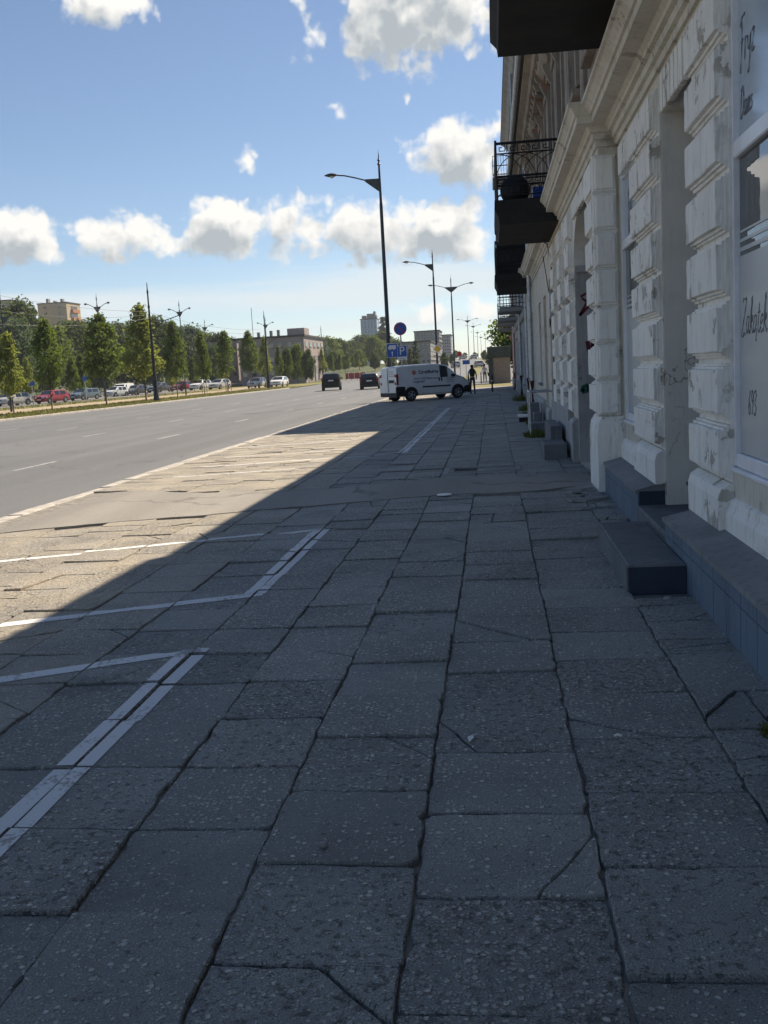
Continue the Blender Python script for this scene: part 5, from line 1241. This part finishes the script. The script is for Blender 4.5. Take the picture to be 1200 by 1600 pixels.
for i, (px, py, Y, lab) in enumerate(((704, 569, 330, 'first tiny car on the rising avenue'), (722, 566, 350, 'second tiny car on the rising avenue'), (740, 566, 340, 'third tiny car on the rising avenue'), (748, 570, 230, 'larger of the cars climbing the avenue beside the kiosk'), (712, 572, 240, 'pale car climbing the avenue behind the red disc sign'))):
    q = at(px, py, Y); copy_tree(protos[('h', 'silver')], (q.x, Y, gz(Y) - .05), R(100), lab, 'cars far up the avenue')

# ------------------------------------------------------------------ pedestrians
def person(label, loc, rz, H, shirt, trousers, stride=.22, bag=None):
    t = thing('person', label, 'person', loc, rz); k = H / 1.75
    J = dict(pel=(0, 0, .95), wa=(0, .01, 1.08), ch=(0, .02, 1.30), nk=(0, .01, 1.47), hd=(0, .03, 1.60), tp=(0, .02, 1.71),
             hl=(-.09, 0, .92), kl=(-.10, stride * .55 + .03, .50), al=(-.10, stride * .7, .09), tl=(-.11, stride * .7 + .16, .03),
             hr=(.09, 0, .92), kr=(.10, -stride * .2 + .04, .50), ar=(.10, -stride, .11), tr=(.11, -stride + .15, .03),
             sl=(-.18, .01, 1.40), el=(-.25, -.08, 1.13), wl=(-.26, .02, .90), fl=(-.255, .06, .80), sr=(.18, .01, 1.40), er=(.25, .06, 1.14), wr=(.26, .16, .93), f2=(.255, .19, .84))
    Rr = dict(pel=(.15, .11), wa=(.135, .10), ch=(.165, .115), nk=(.058, .06), hd=(.078, .095), tp=(.05, .06), hl=(.088, .09), kl=(.06, .065), al=(.042, .045), tl=(.04, .03), sl=(.062, .06), el=(.044, .044), wl=(.032, .032), fl=(.03, .018))
    for a, b in (('hr', 'hl'), ('kr', 'kl'), ('ar', 'al'), ('tr', 'tl'), ('sr', 'sl'), ('er', 'el'), ('wr', 'wl'), ('f2', 'fl')): Rr[a] = Rr[b]
    E_ = [('pel', 'wa'), ('wa', 'ch'), ('ch', 'nk'), ('nk', 'hd'), ('hd', 'tp'), ('pel', 'hl'), ('hl', 'kl'), ('kl', 'al'), ('al', 'tl'), ('pel', 'hr'), ('hr', 'kr'), ('kr', 'ar'), ('ar', 'tr'), ('ch', 'sl'), ('sl', 'el'), ('el', 'wl'), ('wl', 'fl'), ('ch', 'sr'), ('sr', 'er'), ('er', 'wr'), ('wr', 'f2')]
    names = list(J); me = bpy.data.meshes.new('b'); me.from_pydata([tuple(c * k for c in J[n]) for n in names], [(names.index(a), names.index(b)) for a, b in E_], [])
    o = link('b', me); md = o.modifiers.new('s', 'SKIN'); md.use_smooth_shade = True
    for i, n in enumerate(names): me.skin_vertices[0].data[i].radius = tuple(r * k for r in Rr[n])
    me.skin_vertices[0].data[0].use_root = True; o.modifiers.new('u', 'SUBSURF').levels = 2
    dg = bpy.context.evaluated_depsgraph_get(); bme = bpy.data.meshes.new_from_object(o.evaluated_get(dg)); bpy.data.objects.remove(o)
    bme.materials.clear()
    for m_ in ('skin', shirt, trousers, 'shoe'): bme.materials.append(MAT[m_])
    for p in bme.polygons:
        z = p.center.z / k; x = abs(p.center.x) / k
        p.material_index = 3 if z < .10 else (2 if z < .99 and x < .20 else (0 if z > 1.47 or (x > .2 and z < 1.12) else 1))
    link('body', bme, t)
    h = MB(); h.lathe([(.085, 1.60), (.10, 1.64), (.095, 1.70), (.07, 1.745), (.0, 1.76)], 14); h.v = [(a * k, (b * 1.1 + .0) * k, c * k) for a, b, c in h.v]; h.build('hair', 'hair', t, smooth=True)
    h = MB(); h.cbox(-.075, .075, -.10, -.055, 1.50, 1.66, .02); h.v = [tuple(c * k for c in v) for v in h.v]; h.build('hair', 'hair', t)
    return t
d = ray(739, 616); tt = -CAMH / d.z
person('pedestrian in a pale top and dark trousers walking away beside the van', (d.x * tt, d.y * tt, 0), R(8), 1.60, 'shirt', 'trousers')
bp_ = MB(); bp_.cbox(-.14, .14, -.16, 0, 0, .42, .05); bp_.cbox(-.10, .10, -.20, -.162, .05, .24, .02); o = bp_.build('backpack', 'bag'); o.location = (d.x * tt + .01, d.y * tt - .10, .98); tag(o, 'dark backpack worn by the pedestrian beside the van', 'backpack')
d = ray(758, 598); tt = -CAMH / d.z
person('farther pedestrian with a black shoulder bag near the kiosk', (d.x * tt, d.y * tt, 0), R(-172), 1.68, 'shirt', 'trousers', .15)
o = MB().cbox(-.1, .1, -.18, .18, 0, .32, .04).build('shoulder_bag', 'bag'); o.location = (d.x * tt + .36, d.y * tt - .05, .58); tag(o, 'black bag carried by the farther pedestrian', 'bag')

# ------------------------------------------------------------------ trees
def leaf_mesh(name, seed, H, z0, rx, n, size, m, prof=None, clump=26, lean=0):
    rr = random.Random(seed); vs, fs, tones = [], [], []
    nc = n // clump; cl = []
    for i in range(nc):
        u = rr.random() ** .9; z = z0 + (H - z0) * u
        rad = rx * (prof(u) if prof else math.sin(math.pi * min(1, u * .9 + .08)) ** .7)
        rad *= 1 + .38 * mnoise.noise(Vector((seed * 3.1, z * .55, 0))) ; a = rr.random() * 6.283; r = rad * rr.random() ** .42
        rad2 = 1 + .45 * mnoise.noise(Vector((math.cos(a) * 1.3, math.sin(a) * 1.3 + seed, z * .5)))
        cl.append((r * rad2 * math.cos(a), r * rad2 * math.sin(a), z, rr.uniform(.55, 1.25) * rx * .20 + size * .6, rr.random()))
    for (cx, cy, cz, cr_, tn) in cl:
        for k in range(clump):
            d = Vector((rr.gauss(0, 1), rr.gauss(0, 1), rr.gauss(0, .8))).normalized() * cr_ * rr.random() ** .5
            p = Vector((cx, cy, cz)) + d; s = size * rr.uniform(.6, 1.25)
            nrm = (d.normalized() * .6 + Vector((rr.gauss(0, .6), rr.gauss(0, .6), rr.gauss(.3, .6)))).normalized(); u = nrm.orthogonal().normalized(); u.rotate(Matrix.Rotation(rr.random() * 6.28, 3, nrm)); w = nrm.cross(u)
            o = len(vs); bend = nrm * s * .18
            vs += [p - u * s * .5, p + w * s * .34 + bend, p + u * s * .55, p - w * s * .34 + bend]; fs.append((o, o + 1, o + 2, o + 3)); tones.append(min(1, max(0, tn * .6 + rr.random() * .5)))
    me = bpy.data.meshes.new(name); me.from_pydata([tuple(v) for v in vs], [], fs); me.materials.append(MAT[m]); a = me.attributes.new('tone', 'FLOAT', 'FACE'); a.data.foreach_set('value', tones); me.update()
    return me, cl
def trunk_mesh(H, z0, r, cl, seed, nb=10):
    rr = random.Random(seed); m = MB(); top = z0 + (H - z0) * .75
    m.tube([(0, 0, -.1), (0, 0, .15), (.02, .01, z0 * .6), (.03, -.02, z0 * 1.1), (0, .03, (z0 + top) / 2), (.02, 0, top)], [r * 1.4, r, r * .85, r * .75, r * .45, r * .12], 8)
    for c in rr.sample(cl, min(nb, len(cl))):
        zb = max(z0 * .85, c[2] - rr.uniform(.15, .35) * (H - z0)); zb = min(zb, top * .95); m.tube([(0, 0, zb), (c[0] * .45, c[1] * .45, (zb + c[2]) / 2 - .05), (c[0], c[1], c[2])], [r * .38, r * .22, r * .06], 5)
    return m.mesh('trunk', 'bark', True)
def ovate(u): return max(.05, (1 - u) ** .75 * 1.15) * min(1, u * 5 + .35)
def plump(u): return max(.06, math.sin(math.pi * min(1, u * .80 + .2)) ** .9) * .95
TV = []
for i in range(5):
    H = 7.2; me, cl = leaf_mesh('crown', 20 + i, H, (2.1, 1.9, 2.4, 2.0, 2.2)[i], (1.75, 1.8, 1.6, 1.75, 1.5)[i], (3300, 4200, 3400, 3900, 2900)[i], .27, 'leaf_light' if i == 0 else 'leaf', (ovate, ovate, plump, ovate, plump)[i], (22, 26, 18, 30, 16)[i])
    TV.append((me, trunk_mesh(H, 2.1, .075, cl, i)))
def place_tree(name, label, variant, loc, rz, sc, group, stakes=False):
    t = thing(name, label, 'tree', loc, rz, group); t.scale = sc if isinstance(sc, tuple) else (sc,) * 3
    link('trunk', variant[1], t); link('crown', variant[0], t)
    if stakes:
        global _stake
        try: _stake
        except NameError:
            m = MB(); m.tube([(0, 0, -.1), (0, 0, 2.0)], .04, 6); _stake = m.mesh('stake', 'stake_wood')
        for a in (0.4, 2.5, 4.6): s = link('stake', _stake, t); s.location = (.5 * math.cos(a), .5 * math.sin(a), 0)
    return t
# (foot pixel, top pixel y) of the row along the avenue
ROW = [(22, 646, 520, 1.12), (82, 642, 500, 1.1), (167, 634, 491, 1.25), (229, 627, 476, 1.2), (278, 621, 503, 1.0), (320, 617, 520, .95), (357, 614, 518, 1.0), (393, 610, 518, .95), (417, 607, 526, .95),
       (438, 606, 542, .8), (454, 604, 546, .7), (471, 602, 545, .7), (483, 601, 552, .7), (505, 598, 545, .8), (520, 597, 550, .8), (533, 596, 553, .8), (545, 595, 552, .8), (553, 594, 555, .8), (562, 593, 553, .8), (573, 592, 556, .8), (583, 590, 556, .8), (592, 590, 558, .8)]
rt_ = random.Random(5)
for i, (px, py, ty, wsc) in enumerate(ROW):
    Y = 66 + i * 10.5 if i > 0 else 64
    Y = [64, 70, 80, 89, 101, 113, 126, 138, 150, 160, 170, 182, 194, 206, 218, 230, 242, 254, 268, 284, 300, 318][i]
    b = at(px, py, Y); top = at(px, ty, Y); zb = .02 + gz(Y); s = (top.z - zb) / 7.35
    place_tree('street_tree', ORD[i] + ' tree from the left in the staked row along the avenue', TV[(i * 3 + (1 if i else 0)) % 5] if i else TV[0], (b.x, Y, zb), rt_.random() * 6.28, (s * wsc * rt_.uniform(.66, .88), s * wsc * rt_.uniform(.66, .88), s), 'row of young trees along the avenue', stakes=4 < i < 14)
# second thinner row behind
for i, (px, ty, Y) in enumerate(((110, 560, 118), (265, 565, 140), (300, 560, 150), (345, 555, 165), (125, 555, 125), (40, 560, 112))):
    top = at(px, ty, Y); s = top.z / 7.35
    place_tree('young_tree', ORD[i] + ' slim young tree of the back row beside the parked cars', TV[0] if i % 2 else TV[3], (top.x, Y, .02), rt_.random() * 6, (s * .8, s * .8, s), 'slim trees beside the parking lot', stakes=False)
BV = []
def rnd_(u): return math.sin(math.pi * min(1, u * .82 + .14)) ** .6
for i, m in enumerate(('leaf_dark', 'leaf_dark', 'leaf_blue', 'leaf')):
    me, cl = leaf_mesh('crown', 60 + i, 12, 2.2, 5.2, 6000, .62, m, rnd_, 30); BV.append((me, trunk_mesh(12, 2.6, .22, cl, 40 + i)))
def poplar(u): return max(.08, math.sin(math.pi * min(1, u * .9 + .06)) ** .8)
me, cl = leaf_mesh('crown', 90, 18, 1.2, 1.7, 3500, .55, 'leaf_dark', poplar); PV = (me, trunk_mesh(18, 1.5, .2, cl, 90))
BACK = [  # pixel x, pixel y of the top, distance, width scale
    (-30, 470, 150, 1.0), (30, 474, 170, .62), (8, 500, 140, .9), (75, 515, 190, 1.1), (108, 506, 200, 1.1), (140, 504, 210, 1.15), (175, 508, 200, 1.1), (205, 508, 215, 1.0), (245, 500, 190, .9), (262, 512, 230, 1.1), (290, 512, 220, 1.0), (312, 520, 240, 1.1),
    (340, 524, 230, 1.0), (362, 530, 240, .9), (330, 540, 200, .8), (60, 545, 160, .9), (150, 548, 170, 1.0), (225, 548, 180, 1.0), (375, 548, 220, .8),
    (462, 540, 175, .55), (480, 548, 172, .5), (448, 545, 178, .5), (495, 528, 300, 1.0), (512, 528, 320, 1.1), (530, 531, 330, 1.1), (548, 533, 340, 1.0), (566, 524, 360, 1.1), (583, 526, 350, 1.0), (600, 520, 370, 1.1), (618, 532, 330, 1.0), (635, 540, 300, .9), (560, 548, 280, .9), (585, 552, 260, .8), (610, 555, 240, .8), (628, 560, 220, .7), (650, 568, 200, .7),
    (694, 552, 230, .6), (706, 556, 260, .6), (764, 556, 230, .6), (757, 560, 300, .7), (697, 545, 420, 1.0), (712, 548, 450, 1.0), (726, 553, 470, 1.0), (742, 552, 480, 1.0), (756, 556, 500, 1.0), (520, 550, 250, .9), (500, 556, 240, .8), (538, 556, 270, .9), (440, 556, 230, .8)]
def wh(px): return 'left of the apartment block' if px < 55 else 'below the apartment block' if px < 130 else 'behind the median trees' if px < 290 else 'left of the pink building' if px < 430 else 'between pink building and glass tower' if px < 560 else 'below the glass tower' if px < 612 else 'behind the white van' if px < 680 else 'far up the avenue'
for i, (px, py, Y, ws) in enumerate(BACK):
    top = at(px, py, Y); zb = gz(Y) - .2; s = max(.25, (top.z - zb) / 12.3); c = px
    where = wh(px)
    place_tree('background_tree', '%s big leafy tree from the left %s' % (ORD[sum(1 for q in BACK if q[0] < px and wh(q[0]) == where)], where), BV[i % 4] if not (640 < px < 655) else BV[2], (top.x, Y, zb), rt_.random() * 6.28, (s * ws, s * ws, s), 'background trees ' + where)
for px, py, Y, lab in ((598, 495, 480, 'tall narrow poplar beside the blue glass tower'), (649, 532, 235, 'dark conical tree in front of the grey apartment block'), (640, 545, 232, 'smaller dark conical tree left of the grey block entrance')):
    top = at(px, py, Y); zb = gz(Y) - .2; s = (top.z - zb) / 18.4; place_tree('poplar_tree', lab, PV, (top.x, Y, zb), 1, (s * 1.4, s * 1.4, s), 'conical trees')
q = at(786, 482, 105); place_tree('broad_tree', 'leafy tree leaning out past the end of the house row', BV[3], (q.x + 2.4, 105, 0), 2.2, (.62, .62, (q.z) / 12.2), None)
def weeds(label, loc, r, n, h, seed):
    rr = random.Random(seed); vs, fs, tones = [], [], []
    for k in range(n):
        a = rr.random() * 6.28; d = r * rr.random() ** .6; x, y = d * math.cos(a) * .7, d * math.sin(a) * 1.4; hh = h * rr.uniform(.4, 1) * (1 - .4 * d / r); b = rr.random() * 6.28; w = .012; lx, ly = rr.gauss(0, .4) * hh, rr.gauss(0, .4) * hh; o = len(vs)
        vs += [(x - w * math.cos(b), y - w * math.sin(b), 0), (x + w * math.cos(b), y + w * math.sin(b), 0), (x + lx * .4 + w * .8 * math.cos(b), y + ly * .4 + w * .8 * math.sin(b), hh * .6), (x + lx * .4 - w * .8 * math.cos(b), y + ly * .4 - w * .8 * math.sin(b), hh * .6), (x + lx, y + ly, hh)]; fs += [(o, o + 1, o + 2, o + 3), (o + 3, o + 2, o + 4)]; tones += [rr.random() * .5] * 2
    me = bpy.data.meshes.new('weed_tuft'); me.from_pydata(vs, [], fs); me.materials.append(MAT['grass_blade']); a = me.attributes.new('tone', 'FLOAT', 'FACE'); a.data.foreach_set('value', tones)
    o = link('weed_tuft', me); o.location = loc; tag(o, label, 'weeds', 'weed tufts along the wall')
weeds('bright green weed tuft beside the grey door step', (.80, 21.3, 0), .32, 260, .22, 1); weeds('weed tuft at the foot of the rusty downpipe', (1.0, 29.2, 0), .35, 200, .25, 2); weeds('weeds growing by the wall past the downpipe', (1.05, 33.5, 0), .4, 200, .3, 3); weeds('farther weed tuft by the grey house wall', (1.1, 43, 0), .5, 200, .35, 4); weeds('tiny green weed in the corner of the near plinth', (1.03, 4.05, -.02), .06, 60, .05, 5); weeds('weed tuft between the stone steps and white board', (.95, 25.9, 0), .28, 150, .2, 6)
o = MB().cbox(-.25, .22, -.3, .3, 0, .06, .01).build('step_board', 'sign_white'); o.location = (.85, 27.2, .12); tag(o, 'flat white board lying on a low block by the wall', 'board'); o = MB().cbox(-.22, .2, -.25, .25, 0, .12, .01).build('low_block', 'dark_concrete'); o.location = (.85, 27.2, 0); tag(o, 'low dark block under the white board by the wall', 'block')
# grass along the median
rr = random.Random(9); vs, fs, tones = [], [], []
for k in range(16000):
    y = 44 + 110 * rr.random() ** 1.6; x = rr.uniform(-33.9, MED_X - .2) if rr.random() < .7 else rr.uniform(-47, -40.8); h = rr.uniform(.05, .17); a = rr.random() * 3.14; w = .05; o = len(vs)
    vs += [(x - w * math.cos(a), y - w * math.sin(a), .02), (x + w * math.cos(a), y + w * math.sin(a), .02), (x + rr.gauss(0, .05), y + rr.gauss(0, .05), .02 + h)]; fs.append((o, o + 1, o + 2)); tones.append(min(1, max(0, .5 + .9 * mnoise.noise(Vector((x * .25, y * .12, 0))) + rr.gauss(0, .2))))
me = bpy.data.meshes.new('grass'); me.from_pydata(vs, [], fs); me.materials.append(MAT['grass_blade']); a = me.attributes.new('tone', 'FLOAT', 'FACE'); a.data.foreach_set('value', tones); o = link('grass', me); o['kind'] = 'stuff'; o['label'] = 'short dry grass on the verge of the median'

# ------------------------------------------------------------------ background buildings
def block(name, label, x0, x1, y0, y1, H, wallm, cols, rows, side_cols=0, roofm='roof_felt', wz0=1.2, glass='window_glass', wfrac=.55, hfrac=.5, z0=None, frame='concrete'):
    zb = gz(y0) - .5 if z0 is None else z0
    t = thing(name, label, 'building', (x0, y0, zb)); W, D = x1 - x0, y1 - y0
    MB().box(0, W, 0, D, -1, H).build('wall', wallm, t)
    m = MB(); m.box(-.25, W + .25, -.25, D + .25, H, H + .35); m.build('roof', roofm, t)
    sh = (H - wz0) / max(1, rows)
    def win(face, a, z, w, h):
        if face == 'f': f = MB().box(a, a + w, -.08, -.003, z, z + h); g = MB().box(a + .1, a + w - .1, -.1, -.082, z + .1, z + h - .1)
        else: f = MB().box(W + .003, W + .08, a, a + w, z, z + h); g = MB().box(W + .082, W + .1, a + .1, a + w - .1, z + .1, z + h - .1)
        o = f.build('window', frame, t); g.build('pane', glass, o)
    for r_ in range(rows):
        for c in range(cols): cw = W / cols; win('f', cw * (c + .5 - wfrac / 2), wz0 + sh * r_ + sh * (1 - hfrac) * .4, cw * wfrac, sh * hfrac)
        for c in range(side_cols): cw = D / side_cols; win('s', cw * (c + .5 - wfrac / 2), wz0 + sh * r_ + sh * (1 - hfrac) * .4, cw * wfrac, sh * hfrac)
    return t
def px_x(px, py, Y): return at(px, py, Y).x
a = block('apartment_block', 'beige concrete apartment tower above the trees at the left', px_x(58, 474, 400), px_x(103, 473, 400), 400, 414, at(80, 473, 400).z - gz(400) + .2, 'tan_render', 2, 11, 0, wfrac=.18, hfrac=.4)
W = px_x(103, 473, 400) - px_x(58, 474, 400); Ha = at(80, 473, 400).z - gz(400)
for r_ in range(9):
    m = MB(); m.box(W + .003, W + 1.0, 4, 11, Ha - 3.6 - r_ * 3.1, Ha - 2.3 - r_ * 3.1); b_ = m.build('balcony', 'balcony_orange', a); MB().box(W + .003, W + .06, 4.2, 10.8, Ha - 2.25 - r_ * 3.1, Ha - .9 - r_ * 3.1).build('window', 'window_glass', b_)
for k, (xx, h) in enumerate(((2, 2.2), (5, 1.2), (8, 1.8))): m = MB(); m.box(xx, xx + .9, 4, 6, Ha + .3, Ha + .3 + h); m.build('roof_vent', 'concrete', a)
block('apartment_block', 'tan apartment block cut by the left edge of the view', px_x(-60, 470, 380), px_x(17, 468, 380), 380, 392, at(5, 468, 380).z - gz(380), 'tan_render', 5, 10, 0)
Yp = 190; H = at(430, 528, Yp).z - gz(Yp) + .5
a = block('office_building', 'pinkish grey flat roofed building behind the second tram pole', px_x(372, 530, Yp), px_x(474, 525, Yp), Yp, Yp + 22, H, 'pink_render', 7, 3, 5, hfrac=.42)
W = px_x(474, 525, Yp) - px_x(372, 530, Yp)
m = MB(); m.box(W - 3.2, W + .05, 1, 6, H + .36, H + 1.6); m.build('penthouse', 'pink_render', a)
for xx in (1.5, 3.2, 5.6, 7.0): m = MB(); m.box(xx, xx + .5, 2, 2.6, H + .36, H + 1.1 + xx * .06); m.build('chimney', 'concrete', a)
m = MB(); m.tube([(2.2, 3, H + .3), (2.2, 3, H + 6)], .05, 4); m.build('mast', 'dark_metal', a)
block('annex_building', 'low dark building left of the pinkish one', px_x(310, 540, 205), px_x(370, 540, 205), 205, 220, at(340, 530, 205).z - gz(205), 'pink_render', 6, 2)
a = block('glass_tower', 'blue glass office tower above the far trees', px_x(563, 500, 500), px_x(588, 500, 500), 500, 512, at(575, 499, 500).z - gz(500) + .5, 'blue_glass', 5, 9, 4, glass='blue_glass', wfrac=.88, hfrac=.8, frame='blue_plaster')
W = px_x(588, 500, 500) - px_x(563, 500, 500); Ht = at(575, 499, 500).z - gz(500) + .5
for xx, ww, hh in ((.5, 2, 1.6), (3, 3, 2.4), (6.2, 1, 3.4), (7.2, .9, 1.5)): m = MB(); m.box(xx, min(W, xx + ww), 2, 6, Ht + .35, Ht + .35 + hh); m.build('roof_plant', 'concrete', a)
block('apartment_building', 'long grey apartment building behind the van', px_x(628, 540, 270), px_x(672, 535, 270), 270, 330, at(650, 535, 270).z - gz(270) + .5, 'concrete', 6, 4, 14)
block('apartment_building', 'taller pale grey block rising over the grey apartment building', px_x(647, 520, 360), px_x(686, 520, 360), 360, 380, at(665, 518, 360).z - gz(360) + .5, 'concrete', 8, 6, 5)
block('apartment_building', 'small distant grey block right of the second lamp', px_x(690, 525, 400), px_x(704, 527, 400), 400, 415, at(697, 524, 400).z - gz(400) + .5, 'grey_plaster', 4, 7, 3)
# hoarding, fence and tram by the works
Yh = 200
q0, q1 = at(449, 562, Yh), at(489, 562, Yh)
hd_ = thing('site_cabin', 'tall grey site cabin with a white edge beside the avenue', 'cabin', (q0.x, Yh, 0)); Wh = q1.x - q0.x
MB().cbox(0, Wh, 0, 3, -.1, q0.z, .03).build('cabin', 'concrete', hd_); MB().cbox(Wh + .003, Wh + .5, -.05, .3, -.1, q0.z + .3, .02).build('edge_post', 'sign_white', hd_)
for k in range(6): MB().cbox(Wh * (k + .08) / 6, Wh * (k + .92) / 6, -.04, -.002, .15, q0.z - .15, .01).build('cladding_panel', 'concrete', hd_)
Yf = 175
f0, f1 = at(541, 598, Yf), at(572, 597, Yf); t = thing('barrier_fence', 'red construction barrier fence beyond the two driving cars', 'fence', (f0.x, Yf, gz(Yf))); Wf = f1.x - f0.x
for k in range(7): MB().cbox(Wf * k / 7 + .03, Wf * (k + 1) / 7 - .03, 0, .05, .25, 1.25, .01).build('panel', 'fence_red', t)
for k in range(8): MB().cbox(Wf * k / 7 - .04, Wf * k / 7 + .04, -.02, .07, 0, 1.4, .01).build('post', 'sign_white' if k % 2 else 'fence_red', t)
q0, q1 = at(-40, 562, 118), at(22, 592, 118)
t = thing('tram_shelter', 'dark glass shelter at the left edge behind the first tree', 'shelter', (q0.x, 118, 0)); Ws = q1.x - q0.x
MB().cbox(-.1, Ws + .3, -.3, 1.8, 3.0, 3.25, .03).build('roof', 'dark_metal', t)
for k in range(3): MB().cbox(Ws * k / 3 + .06, Ws * (k + 1) / 3 - .06, 1.4, 1.45, .2, 2.9, .005).build('glass_panel', 'car_glass', t)
for k in range(4): MB().cbox(Ws * k / 3 - .05, Ws * k / 3 + .05, 1.35, 1.5, 0, 3.0, .01).build('post', 'dark_metal', t)

# ------------------------------------------------------------------ summer haze over the whole district
hz_m = bpy.data.materials.new('haze_air'); hz_m.use_nodes = True; nt = hz_m.node_tree; nt.nodes.clear()
out = node(nt, 'ShaderNodeOutputMaterial'); pv = node(nt, 'ShaderNodeVolumePrincipled'); pv.inputs['Color'].default_value = (.82, .90, 1.0, 1); pv.inputs['Density'].default_value = .0002; pv.inputs['Anisotropy'].default_value = .2
L(nt, pv.outputs[0], out.inputs['Volume']); MAT['haze'] = hz_m
hz_o = MB().box(-1900, 1900, -120, 3100, -1.6, 48).build('haze', 'haze'); hz_o['kind'] = 'stuff'; hz_o['label'] = 'pale summer haze over the whole avenue'
